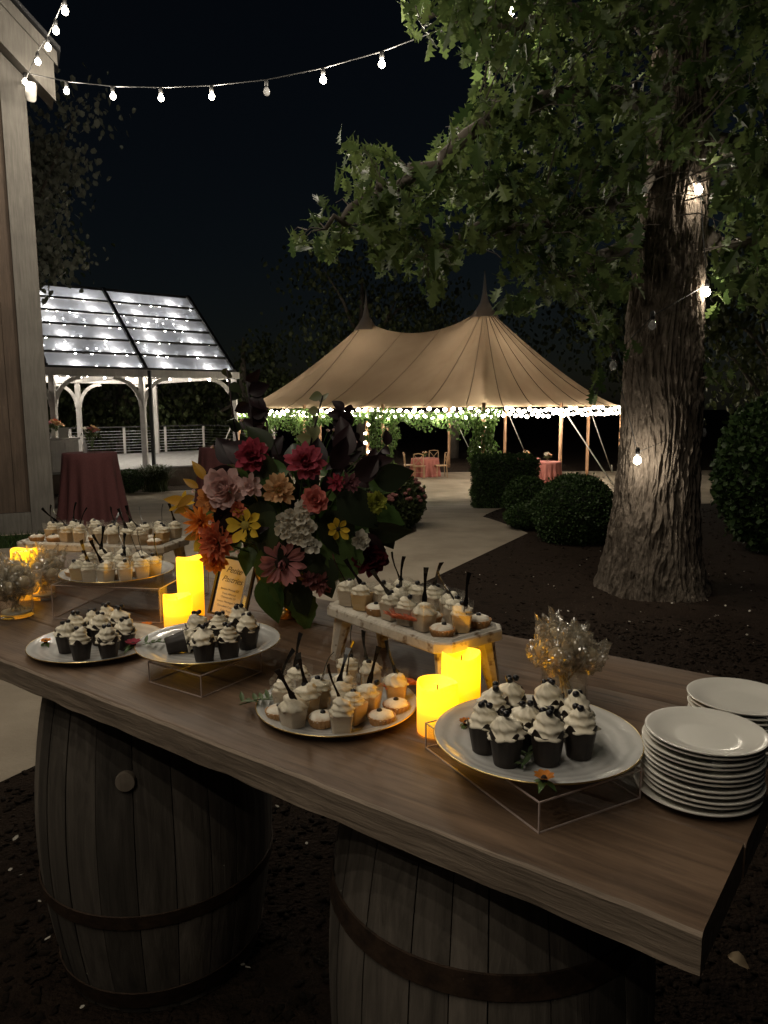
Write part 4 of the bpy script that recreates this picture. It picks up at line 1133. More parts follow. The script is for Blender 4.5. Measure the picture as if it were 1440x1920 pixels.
barrel('old oak barrel with dark iron hoops under the right part of the table', .505, .38, .9, [(.02, .075), (.16, .2), (.645, .69), (.845, .915)])

# ------------------------------------------------------------------ chargers and risers
CH_R = .175
def charger_mesh():
    rr = CH_R
    pr = [(0, 0), (.07, 0), (.11, .001), (.135, .004), (rr - .012, .012), (rr, .016), (rr, .019), (rr - .014, .016), (.135, .0085), (.11, .0055), (.06, .005), (0, .005)]
    a = MB().lathe(pr, 96, cap0=False, cap1=False).mesh('dish', M['charger'], 40)
    g = MB(); n = 96
    vv = [((rr + .0004 + .0014 * math.cos(q)) * math.cos(2 * math.pi * k / n), (rr + .0004 + .0014 * math.cos(q)) * math.sin(2 * math.pi * k / n), .0178 + .0014 * math.sin(q)) for k in range(n) for q in [i * math.pi / 3 for i in range(6)]]
    ff = [(k * 6 + j, ((k + 1) % n) * 6 + j, ((k + 1) % n) * 6 + (j + 1) % 6, k * 6 + (j + 1) % 6) for k in range(n) for j in range(6)]
    g.add(vv, ff); gm = g.mesh('gold_rim', M['gold'], 'all')
    return a, gm
CHD, CHG = charger_mesh()
def charger(label, loc, scale=1.0):
    t = thing('charger_plate', label, 'plate', loc, random.uniform(0, 6), 'glass charger plates'); 
    for nm, me in (('dish', CHD), ('gold_rim', CHG)):
        o = link(nm, me, t); o.scale = (scale, scale, 1)
    return t
def riser(label, near, right, left, h):
    near, right, left = P(*near, T), P(*right, T), P(*left, T)
    e1_ = right - near; l1 = e1_.length; e1_.normalize(); e2_ = Vector((-e1_.y, e1_.x, 0)); l2 = (left - near).length
    if (left - near).dot(e2_) < 0: e2_ = -e2_
    ang = math.atan2(e1_.y, e1_.x); sg_ = 1 if Vector((-math.sin(ang), math.cos(ang), 0)).dot(e2_) > 0 else -1
    t = thing('acrylic_riser', label, 'riser', (near.x, near.y, T), ang, 'clear acrylic risers'); th = .004
    def bx(name, x0, x1, y0, y1, z0, z1, mat):
        MB().box(((x0 + x1) / 2, sg_ * (y0 + y1) / 2, (z0 + z1) / 2), (x1 - x0, y1 - y0, z1 - z0)).build(name, M[mat], t)
    bx('top_sheet', 0, l1, 0, l2, h - th, h, 'acrylic')
    bx('side_sheet', .0, l1, 0.0005, th, .001, h - th - .0005, 'acrylic'); bx('side_sheet', 0, l1, l2 - th, l2 - .0005, .001, h - th - .0005, 'acrylic')
    bx('side_sheet', .0005, th, th + .001, l2 - th - .001, .001, h - th - .0005, 'acrylic'); bx('side_sheet', l1 - th, l1 - .0005, th + .001, l2 - th - .001, .001, h - th - .0005, 'acrylic')
    e = .0011
    for x in (0, l1):
        for y in (0, l2): bx('edge', x - e, x + e, y - e, y + e, .0, h + e, 'acrylic_edge_glint')
    for z in (e, h):
        for y in (0, l2): bx('edge', e, l1 - e, y - e, y + e, z - e, z + e, 'acrylic_edge_glint')
        for x in (0, l1): bx('edge', x - e, x + e, e, l2 - e, z - e, z + e, 'acrylic_edge_glint')
    c = near + e1_ * l1 / 2 + e2_ * l2 / 2
    return Vector((c.x, c.y, T + h + .002))
r1 = riser('low clear acrylic riser under the right cupcake plate', (1010, 1563), (1200, 1497), (800, 1402), .05)
r2 = riser('low clear acrylic riser under the cupcake plate by the menu card', (378, 1308), (490, 1260), (282, 1278), .05)
r3 = riser('tall clear acrylic riser under the rear left plate', (302, 1168), (392, 1112), (101, 1159), .105)
pl_right = P(1005, 1393, r1.z); pl_mid = P(632, 1325, T + .008); pl_left = P(392, 1213, r2.z); pl_fl = P(183, 1209, T + .008); pl_back = P(221, 1079, r3.z)
pl_mid.z = pl_fl.z = T + .001
charger('glass charger plate with gold rim beside the plate stacks', pl_right, 1.02)
charger('glass charger plate with gold rim in the middle of the table front', pl_mid, .97)
charger('glass charger plate with gold rim on the riser before the menu card', pl_left, 1.0)
charger('glass charger plate with gold rim at the far left table front', pl_fl, 1.0)
charger('glass charger plate with gold rim on the tall rear riser', pl_back, 1.0)

# ------------------------------------------------------------------ footed trays
def footed_tray(label, near, right, left, zt, ll=None):
    near, right, left = P(*near, zt), P(*right, zt), P(*left, zt)
    e1_ = right - near; l1 = e1_.length; e1_.normalize(); e2_ = Vector((-e1_.y, e1_.x, 0)); l2 = ll or (left - near).length
    if (left - near).dot(e2_) < 0: e2_ = -e2_
    ang = math.atan2(e1_.y, e1_.x); sg_ = 1 if Vector((-math.sin(ang), math.cos(ang), 0)).dot(e2_) > 0 else -1
    H = zt - T; t = thing('footed_tray', label, 'tray', (near.x, near.y, T), ang, 'whitewashed footed trays')
    ch = .028
    def outline(ins):
        a, b, c = ins, l1 - ins, l2 - ins
        return [(a + ch, a), (b - ch, a), (b, a + ch), (b, c - ch), (b - ch, c), (a + ch, c), (a, c - ch), (a, a + ch)]
    vv = []; ff = []
    levels = [(.004, H - .03), (0, H - .026), (0, H - .008), (.002, H - .004), (.008, H - .004), (.012, H + .0), (.02, H + .0), (.024, H - .006)]
    for ins, z in levels: vv += [(x, sg_ * y, z) for x, y in outline(ins)]
    for j in range(len(levels) - 1):
        for k in range(8): ff.append((j * 8 + k, j * 8 + (k + 1) % 8, (j + 1) * 8 + (k + 1) % 8, (j + 1) * 8 + k))
    ff.append(tuple(range(8))); ff.append(tuple((len(levels) - 1) * 8 + k for k in range(8)))
    b = MB(); b.add(vv, ff); o = b.build('tray_top', M['whitewash'], t)
    bm = bmesh.new(); bm.from_mesh(o.data); bmesh.ops.recalc_face_normals(bm, faces=bm.faces[:]); bm.to_mesh(o.data); bm.free()
    for x, sx in ((.045, -1), (l1 - .045, 1)):
        for y, sy in ((.04, -1), (l2 - .04, 1)):
            lg = MB(); p0 = Vector((x, sg_ * y, H - .031)); p1 = Vector((x + sx * .018, sg_ * (y + sy * .018), .0))
            lg.tube([p0, p1], [.024, .014], 8); lg.build('leg', M['whitewash'], t)
    def surf(u, v): q = near + e1_ * u + e2_ * v; return Vector((q.x, q.y, zt - .006))
    return t, near, e1_, e2_, l1, l2
tr_r = footed_tray('whitewashed footed wooden tray of mousse cups behind the two candles', (830, 1208), (957, 1172), (613, 1127), 1.13)
tr_l = footed_tray('whitewashed footed wooden tray of mousse cups at the rear left', (300, 1026), (361, 1004), (28, 1014), 1.13)

# ------------------------------------------------------------------ candles
def candle(label, x, y, r_, h, seed):
    rr = random.Random(seed); ph = rr.uniform(0, 6.3); t = thing('led_candle', label, 'candle', (x, y, T), rr.uniform(0, 6), 'glowing pillar candles')
    n = 48
    def rim(a): return h + .0035 * math.sin(a * 2 + ph) + .002 * math.sin(a * 3 + 1)
    vv = []; ff = []
    lv = 14
    for j in range(lv + 1):
        for k in range(n):
            a = 2 * math.pi * k / n; z = .001 + (rim(a) - .004) * j / lv
            rr_ = r_ * (1 - .02 * (j == 0)); vv.append((rr_ * math.cos(a), rr_ * math.sin(a), z))
    for q, (fr, dz) in enumerate([(.975, .0), (.92, -.001), (.84, -.012), (.5, -.016), (.0, -.017)]):
        for k in range(n):
            a = 2 * math.pi * k / n; z = rim(a) + dz if q < 2 else (h - .004 + (rim(a) - h) * .5 * (fr) + dz + .004 * (q == 2))
            vv.append((r_ * fr * math.cos(a), r_ * fr * math.sin(a), z))
    tot = lv + 1 + 5
    for j in range(tot - 1):
        for k in range(n): ff.append((j * n + k, j * n + (k + 1) % n, (j + 1) * n + (k + 1) % n, (j + 1) * n + k))
    b = MB(); b.add(vv, ff); b.build('wax_body', M['wax'], t, smooth=50)
    MB().tube([(0, 0, h - .02), (0.001, 0, h - .006)], .0015, 5).build('wick', M['wire'], t)
c1 = P(820, 1370, T); candle('short glowing yellow pillar candle beside the right cupcake plate', c1.x, c1.y, .041, .102, 1)
c2 = P(864, 1332, T); candle('taller glowing yellow candle right behind the short one by the tray', c2.x, c2.y, .041, .128, 2)
c3 = P(335, 1177, T); candle('short glowing yellow pillar candle left of the menu card', c3.x, c3.y, .041, .098, 3)
c4 = P(355, 1160, T); candle('tall glowing yellow candle behind the short one by the menu card', c4.x, c4.y + .03, .040, .185, 4)
c5 = AY(45, 1040, 2.5); candle('glowing yellow candle at the far left behind the cake pop jars', c5.x, c5.y, .042, .17, 5)

# ------------------------------------------------------------------ stacks of white plates
def plate_mesh():
    r_ = .094
    pr = [(0, .0), (.05, .0), (.056, .002), (.075, .007), (r_ - .002, .0135), (r_, .015), (r_, .0165), (r_ - .003, .0168), (.075, .0105), (.058, .0055), (.045, .0045), (0, .0045)]
    return MB().lathe(pr, 96, cap0=False, cap1=False).mesh('dinner_plate', M['china'], 50)
PLATE = plate_mesh()
def stack(px, py, n, step, where, flip=None):
    q = P(px, py, T)
    for i in range(n):
        o = link('dessert_plate', PLATE, None, (q.x + random.gauss(0, .0016), q.y + random.gauss(0, .0016), T + .0008 + i * step), (random.gauss(0, .004), random.gauss(0, .004), random.uniform(0, 6)))
        if i == 0: o.location.x -= .006; o.scale = (1.06, 1.06, 1)
        k = n - i
        lab = ('topmost white dessert plate of the ' if k == 1 else 'bottom white dessert plate of the ' if i == 0 else ORD[k] + ' white dessert plate from the top of the ') + where
        tag(o, lab, 'plate', 'white plates in the ' + where)
stack(1313, 1488, 12, .0088, 'front stack')
stack(1385, 1395, 10, .0088, 'rear stack')

# ------------------------------------------------------------------ desserts
def swirl_mesh(r0, h, name, tiers=3, n=40, points=7, base_r=None, mat='cream', pw_=1.35):
    """piped whipped cream: star section twisting upward in soft tiers"""
    b = MB(); lv = 16; vv = []; ff = []
    for j in range(lv + 1):
        t = j / lv; z = h * t
        env = r0 * (1 - t ** pw_) ** .62 if t < 1 else 0
        env *= 1 + .10 * math.sin(t * tiers * 2 * math.pi + 1.2)
        for k in range(n):
            a = 2 * math.pi * k / n
            rr = env * (1 + .11 * math.cos(points * a + t * 9))
            sh = .006 * t * math.sin(t * 5); vv.append((rr * math.cos(a) + sh, rr * math.sin(a), z))
    for j in range(lv):
        for k in range(n): ff.append((j * n + k, j * n + (k + 1) % n, (j + 1) * n + (k + 1) % n, (j + 1) * n + k))
    ff.append(tuple(range(n))[::-1]); b.add(vv, ff)
    return b.mesh(name, M[mat], 'all')
def berry_mesh(r_): return MB().lathe([(r_ * math.cos(a) * (1 if i < 8 else .75), r_ * math.sin(a) * (1 if i < 9 else .86)) for i, a in enumerate([(-85 + 17 * i) * math.pi / 180 for i in range(11)])], 14).mesh('berry', M['berry'], 'all')
BERRY = berry_mesh(.0058)
def sq_ring(w, z, c=.22, n=4):
    out = []; q = w / 2; k = q * c
    for (sx, sy, a0) in ((1, 1, 0), (-1, 1, 90), (-1, -1, 180), (1, -1, 270)):
        for i in range(n):
            a = R(a0 + 90 * i / (n - 1)); out.append((sx * (q - k) + k * math.cos(a), sy * (q - k) + k * math.sin(a), z))
    return out
def loft(rings, cap0=True, cap1=True):
    b = MB(); m = len(rings[0]); vv = [p for r_ in rings for p in r_]; ff = []
    for j in range(len(rings) - 1):
        for k in range(m): ff.append((j * m + k, j * m + (k + 1) % m, (j + 1) * m + (k + 1) % m, (j + 1) * m + k))
    if cap0: ff.append(tuple(range(m))[::-1])
    if cap1: ff.append(tuple((len(rings) - 1) * m + k for k in range(m)))
    return b.add(vv, ff)
CUP = loft([sq_ring(.034, 0), sq_ring(.0345, .001), sq_ring(.048, .06)], True, False).mesh('clear_cup', M['clear_cup'], 40)
M['mousse_mix'] = noisy('layered_mousse', (.5, .37, .25), (.66, .54, .40), scale=3.2, rough=.65, stretch=(1, 1, 12), c3=(.58, .45, .32))
MOUSSE = loft([sq_ring(.0315, .0022), sq_ring(.032, .004), sq_ring(.0405, .038)]).mesh('mousse', M['mousse_mix'], 40)
MOUSSE_CANDLELIT = MOUSSE.copy(); MOUSSE_CANDLELIT.materials[0] = noisy('candlelit_mousse', (.62, .38, .15), (.76, .54, .26), scale=3.2, rough=.65, stretch=(1, 1, 12))  # yellow candlelight put into the mousse colour of some cups
CREAMS = [swirl_mesh(.0212, .025, 'cream_swirl', 2, pw_=2.4), swirl_mesh(.0205, .022, 'cream_swirl', 2, points=6, pw_=3.0), swirl_mesh(.0214, .0235, 'cream_swirl', 1, points=8, pw_=2.2), swirl_mesh(.0195, .027, 'cream_swirl', 3, points=5, pw_=1.8)]
def fork_mesh():
    b = MB(); pts = [(0, .0056, 0), (.014, .006, .0005), (.026, .0032, .001), (.045, .0028, .003), (.066, .0046, .002), (.08, .0062, -.001)]
    vv = []; ff = []
    for z, w, y in pts: vv += [(-w, y - .0008, z), (w, y - .0008, z), (w, y + .0008, z), (-w, y + .0008, z)]
    for j in range(len(pts) - 1):
        for k in range(4): ff.append((j * 4 + k, j * 4 + (k + 1) % 4, (j + 1) * 4 + (k + 1) % 4, (j + 1) * 4 + k))
    ff += [(0, 1, 2, 3), (20, 23, 22, 21)]; b.add(vv, ff)
    for x in (-.0035, 0, .0035): b.box((x, 0, -.008), (.0016, .0016, .016))
    return b.mesh('mini_fork', M['fork'])
FORK = fork_mesh()
def tart_meshes():
    fl = lambda r_, z, a: r_ * (1 + .045 * math.cos(18 * a))
    cr = MB().lathe([(.02, 0), (.0225, .0015), (.0275, .017), (.0285, .019), (.0265, .019), (.024, .014)], 108, rf=fl).mesh('crust', M['crust'], 50)
    mg = MB(); vv = []; n = 36; lv = 9
    for j in range(lv + 1):
        t = j / lv; r_ = .0262 * math.cos(t * math.pi / 2) ** .75; z = .0155 + .0125 * math.sin(t * math.pi / 2)
        for k in range(n):
            a = 2 * math.pi * k / n; rr_ = r_ * (1 + .05 * math.cos(5 * a + t * 7)); vv.append((rr_ * math.cos(a), rr_ * math.sin(a), z))
    mg.add(vv, [(j * n + k, j * n + (k + 1) % n, (j + 1) * n + (k + 1) % n, (j + 1) * n + k) for j in range(lv) for k in range(n)])
    return cr, mg.mesh('meringue', M['meringue'], 'all')
CRUST, MERINGUE = tart_meshes()
def cupcake_meshes():
    n = 48
    def rf(r_, z, a): return r_ * (1 + .02 * math.cos(12 * a) * (z > .01))
    b = MB(); vv = []
    lv = [(.0185, 0), (.0195, .001), (.022, .018), (.0248, .036), (.0262, .046), (.0275, .058)]
    for i, (r_, z) in enumerate(lv):
        for k in range(n):
            a = 2 * math.pi * k / n; zz = z
            if i == 5: zz = .047 + .012 * max(0, math.cos(4 * a)) ** 1.5 + .002
            rr_ = rf(r_, z, a) * (1 + .05 * (i >= 4) * math.cos(4 * a)); vv.append((rr_ * math.cos(a), rr_ * math.sin(a), zz))
    ff = [(j * n + k, j * n + (k + 1) % n, (j + 1) * n + (k + 1) % n, (j + 1) * n + k) for j in range(len(lv) - 1) for k in range(n)]
    ff.append(tuple(range(n))[::-1]); b.add(vv, ff)
    ck = MB().lathe([(.0225, .03), (.0238, .043), (.018, .05), (.0, .052)], 24, cap1=False)
    return b.mesh('wrapper', M['wrap'], 40), ck.mesh('cake', M['cake'], 'all')
WRAP, CAKE = cupcake_meshes()
CUP_CREAM = [swirl_mesh(.0268, .034, 'cream_swirl', 2, points=9, pw_=1.7), swirl_mesh(.025, .042, 'cream_swirl', 4, points=5, pw_=1.2), swirl_mesh(.027, .037, 'cream_swirl', 2, points=7, pw_=1.5), swirl_mesh(.0265, .038, 'cream_swirl', 3), swirl_mesh(.026, .036, 'cream_swirl', 3, points=6), swirl_mesh(.0255, .04, 'cream_swirl', 3, points=8)]

def relax(pts, rads, center=None, lim=None, rect=None):
    pts = [Vector((p.x, p.y)) for p in pts]
    for _ in range(200):
        for i in range(len(pts)):
            for j in range(i):
                d = pts[i] - pts[j]; m = rads[i] + rads[j]
                if d.length < m:
                    if d.length < 1e-6: d = Vector((1e-3, 1e-3))
                    c = d.normalized() * (m - d.length) * .5; pts[i] += c; pts[j] -= c
        if center is not None:
            for i, p in enumerate(pts):
                d = p - Vector((center.x, center.y)); m = lim - rads[i]
                if d.length > m: pts[i] = Vector((center.x, center.y)) + d.normalized() * m
        if rect is not None:
            near, a, b_, l1, l2 = rect
            for i, p in enumerate(pts):
                d = Vector((p.x - near.x, p.y - near.y)); u = d.dot(a.to_2d()); v = d.dot(b_.to_2d()); g = .024 + rads[i] * .9
                u = min(max(u, g), l1 - g); v = min(max(v, g), l2 - g)
                pts[i] = near.to_2d() + a.to_2d() * u + b_.to_2d() * v
    return pts
def desserts(z, cups, tarts, where, center=None, lim=None, rect=None, forks=.8, zc=.072):
    pts = [P(x, y, z + zc) for x, y in cups] + [P(x, y, z + .024) for x, y in tarts]
    rads = [.0275] * len(cups) + [.029] * len(tarts)
    pts = relax(pts, rads, center, lim, rect)
    cp = sorted(pts[:len(cups)], key=lambda p: project((p.x, p.y, z))[0]); tp_ = sorted(pts[len(cups):], key=lambda p: project((p.x, p.y, z))[0])
    kf = 0
    for i, p in enumerate(cp):
        lab = ordinal(i, len(cp)) + (' mousse cup ' if i == 0 else ' mousse cup from the left ') + where
        t = thing('mousse_cup', lab, 'dessert cup', (p.x, p.y, z + .0006), random.uniform(0, 1.57), 'mousse cups ' + where)
        t.scale = (1.1,) * 3; link('clear_cup', CUP, t); link('mousse', MOUSSE_CANDLELIT if random.random() < .35 else MOUSSE, t)
        s_ = random.uniform(.9, 1.06)
        cr = link('cream_swirl', random.choice(CREAMS), t, (random.gauss(0, .001), random.gauss(0, .001), .0375), (random.gauss(0, .05), random.gauss(0, .05), random.uniform(0, 6)))
        cr.scale = (s_, s_, s_ * random.uniform(.85, 1.1))
        hb = .0385 + .022 * s_
        if random.random() < .8: link('berry', BERRY, t, (random.gauss(0, .004), random.gauss(0, .004), hb))
        if random.random() < forks:
            kf += 1
            f = link('mini_fork', FORK, None, (p.x + random.gauss(0, .006), p.y + random.gauss(0, .006), z + .06), (random.gauss(0, .38), random.gauss(0, .38), random.uniform(0, 3.1)))
            tag(f, 'black mini fork in the ' + lab.replace(' from the left', '').replace('mousse cup', 'left-to-right cup' if i else 'cup'), 'fork', 'black forks in the mousse cups')
    for i, p in enumerate(tp_):
        lab = ordinal(i, len(tp_)) + (' meringue tart ' if i == 0 else ' meringue tart from the left ') + where
        t = thing('meringue_tart', lab, 'tart', (p.x, p.y, z + .0006), random.uniform(0, 6), 'meringue tarts ' + where)
        link('crust', CRUST, t); link('meringue', MERINGUE, t)
        link('berry', BERRY, t, (random.gauss(0, .003), random.gauss(0, .003), .028))
PS = .0062   # surface height of a charger
desserts(pl_mid.z + PS, [(548, 1300), (531, 1268), (558, 1243), (582, 1291), (603, 1265), (638, 1259), (654, 1226), (694, 1233), (663, 1281), (646, 1316), (683, 1300), (707, 1284), (745, 1256)],
         [(510, 1330), (616, 1345), (708, 1346), (745, 1322)], 'on the middle front plate', pl_mid, .158)
zt_ = 1.124
desserts(zt_, [(657, 1093), (691, 1095), (719, 1100), (729, 1117), (764, 1106), (755, 1089), (782, 1133), (800, 1101), (811, 1125), (826, 1106), (845, 1111), (869, 1141), (885, 1122)],
         [(679, 1128), (699, 1139), (752, 1153), (829, 1179), (832, 1161), (910, 1163)], 'on the right footed tray', rect=tr_r[1:], forks=.9)
desserts(zt_, [(90, 979), (120, 985), (150, 984), (185, 988), (216, 988), (247, 990), (280, 991), (312, 990), (338, 986), (105, 974), (140, 974), (178, 974), (212, 975), (245, 976), (280, 977), (312, 976), (330, 972)],
         [(74, 1004), (102, 1004), (163, 1007), (216, 1012), (265, 1014), (310, 1010)], 'on the left footed tray', rect=tr_l[1:], forks=.6)
desserts(pl_back.z + PS, [(133, 1050), (166, 1054), (163, 1030), (201, 1050), (204, 1034), (226, 1046), (232, 1024), (254, 1048), (262, 1032), (286, 1050), (309, 1046), (192, 1024)],
         [(208, 1078), (254, 1076), (135, 1072)], 'on the tall riser plate', pl_back, .158)
def cupcakes(z, tops, where, center, lim, zc=.09, skip_berry=()):
    pts = relax([P(x, y, z + zc) for x, y in tops], [.0285] * len(tops), center, lim)
    pts.sort(key=lambda p: project((p.x, p.y, z))[0])
    for i, p in enumerate(pts):
        lab = ordinal(i, len(pts)) + (' cream topped chocolate cupcake ' if i == 0 else ' cream topped chocolate cupcake from the left ') + where
        t = thing('cupcake', lab, 'cupcake', (p.x, p.y, z + .0006), random.uniform(0, 6), 'chocolate cupcakes ' + where)
        t.scale = (1.05, 1.05, 1.03 * random.uniform(.95, 1.06))
        link('wrapper', WRAP, t); link('cake', CAKE, t)
        cr = link('cream_swirl', random.choice(CUP_CREAM), t, (random.gauss(0, .0012), random.gauss(0, .0012), .0462), (random.gauss(0, .09), random.gauss(0, .09), random.uniform(0, 6)))
        cr.scale = (random.uniform(.93, 1.08), random.uniform(.93, 1.08), random.uniform(.9, 1.08))
        nbq = random.choice([2, 3, 3]); a0 = random.uniform(0, 6)
        for k in range(nbq):
            a = a0 + k * 2.1; link('berry', BERRY, t, (.0075 * math.cos(a), .0075 * math.sin(a), .0815 + .002 * (k == 1)))
cupcakes(pl_right.z + PS, [(911, 1314), (949, 1334), (1023, 1330), (1087, 1319), (925, 1287), (959, 1271), (1029, 1276), (1080, 1300), (991, 1312)], 'on the right plate', pl_right, .155)
cupcakes(pl_left.z + PS, [(369, 1142), (380, 1179), (417, 1142), (441, 1136), (463, 1148), (436, 1171)], 'on the plate before the menu card', pl_left, .155)
cupcakes(pl_fl.z + PS, [(147, 1147), (149, 1172), (122, 1160), (195, 1131), (184, 1147), (223, 1138), (232, 1154), (206, 1174), (172, 1140)], 'on the far left plate', pl_fl, .155)
# one cupcake lying on its side
q = P(335, 1205, pl_left.z + .03)
t = thing('cupcake', 'chocolate cupcake tipped on its side at the left of the plate before the menu card', 'cupcake', (q.x, q.y, pl_left.z + .03), 0)
t.rotation_euler = (R(80), 0, R(110))
link('wrapper', WRAP, t, (0, 0, -.03)); link('cake', CAKE, t, (0, 0, -.03)); link('cream_swirl', CUP_CREAM[0], t, (0, 0, .0165))

# ------------------------------------------------------------------ cake pops in jars
def crinkle(r_, seed, squash=1.0):
    """a square of cellophane gathered round a ball: creased all over, pleated to the neck, loose corners on top"""
    rr = random.Random(int(seed * 10)); b = MB(); n, lv = 44, 18; vv = []
    for j in range(lv + 1):
        t = j / lv; e = -1.45 + 2.75 * t
        for k in range(n):
            a = 2 * math.pi * k / n; d = Vector((math.cos(a) * math.cos(e), math.sin(a) * math.cos(e), math.sin(e)))
            cr = abs(noise.noise(d * 3.1 + Vector((seed, 1, 0)))) * .75 + abs(noise.noise(d * 7.5 + Vector((0, seed, 3)))) * .5
            pl = .16 * math.sin(a * 9 + seed + 2 * noise.noise(d * 2)) * max(0, .25 - t) * 4
            rad = r_ * (.92 + cr * .75 + pl + rr.uniform(-.03, .03))
            if t > .7: rad *= 1 + (t - .7) * 2.4 * max(-.2, math.sin(a * 2 + seed))
            vv.append((d.x * rad, d.y * rad, d.z * rad * squash))
    b.add(vv, [(j * n + k, j * n + (k + 1) % n, (j + 1) * n + (k + 1) % n, (j + 1) * n + k) for j in range(lv) for k in range(n)])
    return b.mesh('wrapper', M['cello'])
CRK = [crinkle(.03, i * 3.7, 1.1) for i in range(4)]
def frill(seed):
    b = MB(); rr = random.Random(seed)
    for k in range(9):
        a = k * .7 + rr.random() * .4; x, y = math.cos(a), math.sin(a)
        b.add([(0, 0, -.024), (x * .012 - y * .008, y * .012 + x * .008, -.044), (x * .02, y * .02, -.052 - rr.random() * .012), (x * .012 + y * .008, y * .012 - x * .008, -.042)], [(0, 1, 2, 3)])
    return b.mesh('frill', M['cello'])
FRL = [frill(i) for i in range(3)]
POP = MB().lathe([(.019 * math.cos(a), .019 * math.sin(a)) for a in [(-88 + 16 * i) * math.pi / 180 for i in range(12)]], 20).mesh('cake_ball', M['cakepop'], 'all')
def jar_of_pops(loc, label, r_, h, n, where, seed, zt=.135):
    rr = random.Random(seed); j = thing('glass_jar', label, 'jar', loc, 0, 'glass jars of cake pops')
    MB().lathe([(r_ - .003, .001), (r_, .003), (r_, h), (r_ - .002, h + .0015), (r_ - .0035, h), (r_ - .0035, .012), (0, .011)], 48, cap1=False).build('jar_wall', M['glass'], j, smooth=40)
    MB().lathe([(r_ - .006, .0125), (r_ - .006, .018)], 32).build('base_filling', M['stick'], j)
    spots = []
    for i in range(n):
        a = i * 2.39996; q_ = math.sqrt((i + .4) / n); spots.append((a, q_))
    pr = []
    for i, (a, q_) in enumerate(spots):
        foot = Vector((loc[0] + .6 * (r_ - .008) * math.cos(a + 2.6) * q_, loc[1] + .6 * (r_ - .008) * math.sin(a + 2.6) * q_, loc[2] + .02))
        head_ = Vector((loc[0] + .055 * q_ * math.cos(a), loc[1] + .055 * q_ * math.sin(a), loc[2] + zt + rr.uniform(-.022, .016) - .03 * q_))
        pr.append((foot, head_))
    pr.sort(key=lambda fh: project(fh[1])[0])
    for i, (foot, hd) in enumerate(pr):
        lab = ordinal(i, n) + (' cellophane wrapped cake pop ' if i == 0 else ' cellophane wrapped cake pop from the left ') + where
        t = thing('cake_pop', lab, 'cake pop', foot, 0, 'wrapped cake pops ' + where)
        d = hd - foot; t.rotation_euler = d.to_track_quat('Z', 'Y').to_euler(); L_ = d.length
        MB().tube([(0, 0, 0), (0, 0, L_)], .0021, 6).build('stick', M['stick'], t)
        b = link('cake_ball', POP, t, (0, 0, L_ + .012))
        link('wrapper', CRK[i % 4], t, (0, 0, L_ + .012), (rr.uniform(-.3, .3), rr.uniform(-.3, .3), rr.uniform(0, 6)))
        link('frill', FRL[i % 3], t, (0, 0, L_ + .014), (0, 0, rr.uniform(0, 6)))
jr = P(1057, 1318, T); jar_of_pops((jr.x, jr.y, T + .0005), 'glass jar of wrapped cake pops behind the right cupcakes', .05, .085, 8, 'in the jar behind the right cupcakes', 1)
jl = P(32, 1155, T); jar_of_pops((jl.x, jl.y, T + .0005), 'nearer glass jar of wrapped cake pops at the left table edge', .05, .085, 8, 'in the nearer left jar', 2, .125)
jl2 = P(82, 1122, T); jar_of_pops((jl2.x, jl2.y, T + .0005), 'rear glass jar of wrapped cake pops before the far left candle', .042, .08, 7, 'in the rear left jar', 3, .13)

# ------------------------------------------------------------------ menu card in its frame
mc = P(424, 1158, T)
sgn_ = thing('menu_sign', 'small white Petite Pastries menu card in a dark leaning frame', 'sign', (mc.x, mc.y, T))
sgn_.rotation_euler = (R(-14), R(8), R(-22))
fw, fh = .125, .185
for x in (-fw / 2, fw / 2): MB().box((x, 0, fh / 2), (.007, .012, fh)).build('frame_side', M['frame'], sgn_)
MB().box((0, 0, fh + .002), (fw + .006, .012, .005)).build('frame_top', M['cable'], sgn_)
MB().box((0, 0, .0035), (fw - .008, .012, .006)).build('frame_bottom', M['frame'], sgn_)
MB().box((0, .003, fh / 2 + .003), (fw - .008, .002, fh - .01)).build('pane', M['glass'], sgn_)
MB().beam((0, .01, fh * .8), (0, .075, -.012), .012, .004).build('easel_leg', M['frame'], sgn_)
cw, ch_ = .09, .172
cd = MB().box((-.006, -.0025, ch_ / 2 + .006), (cw, .0016, ch_)).build('card', M['card'], sgn_)
def text(body, size, x, z, shear=0, space=1.0):
    cu = bpy.data.curves.new('lettering', 'FONT'); cu.body = body; cu.size = size; cu.align_x = 'CENTER'; cu.shear = shear; cu.extrude = .0001; cu.space_character = space
    cu.materials.append(M['ink'])
    tmp = bpy.data.objects.new('lettering', cu); me = bpy.data.meshes.new_from_object(tmp); bpy.data.objects.remove(tmp)
    o = link('lettering', me, cd); o.location = (x, -.0036, z); o.rotation_euler = (R(90), 0, 0)
text('Petite', .026, -.006, .138, .45, .92); text('Pastries', .026, -.006, .108, .45, .92)
for i, (s_, z) in enumerate([('Banana Mousse GF', .083), ('Fresh Almond', .069), ('Cheesecake GF', .058), ('Lemon Meringue Tart', .044), ('Chocolate Cupcake', .030), ('Cake Pops', .017)]): text(s_, .0085, -.006, z)

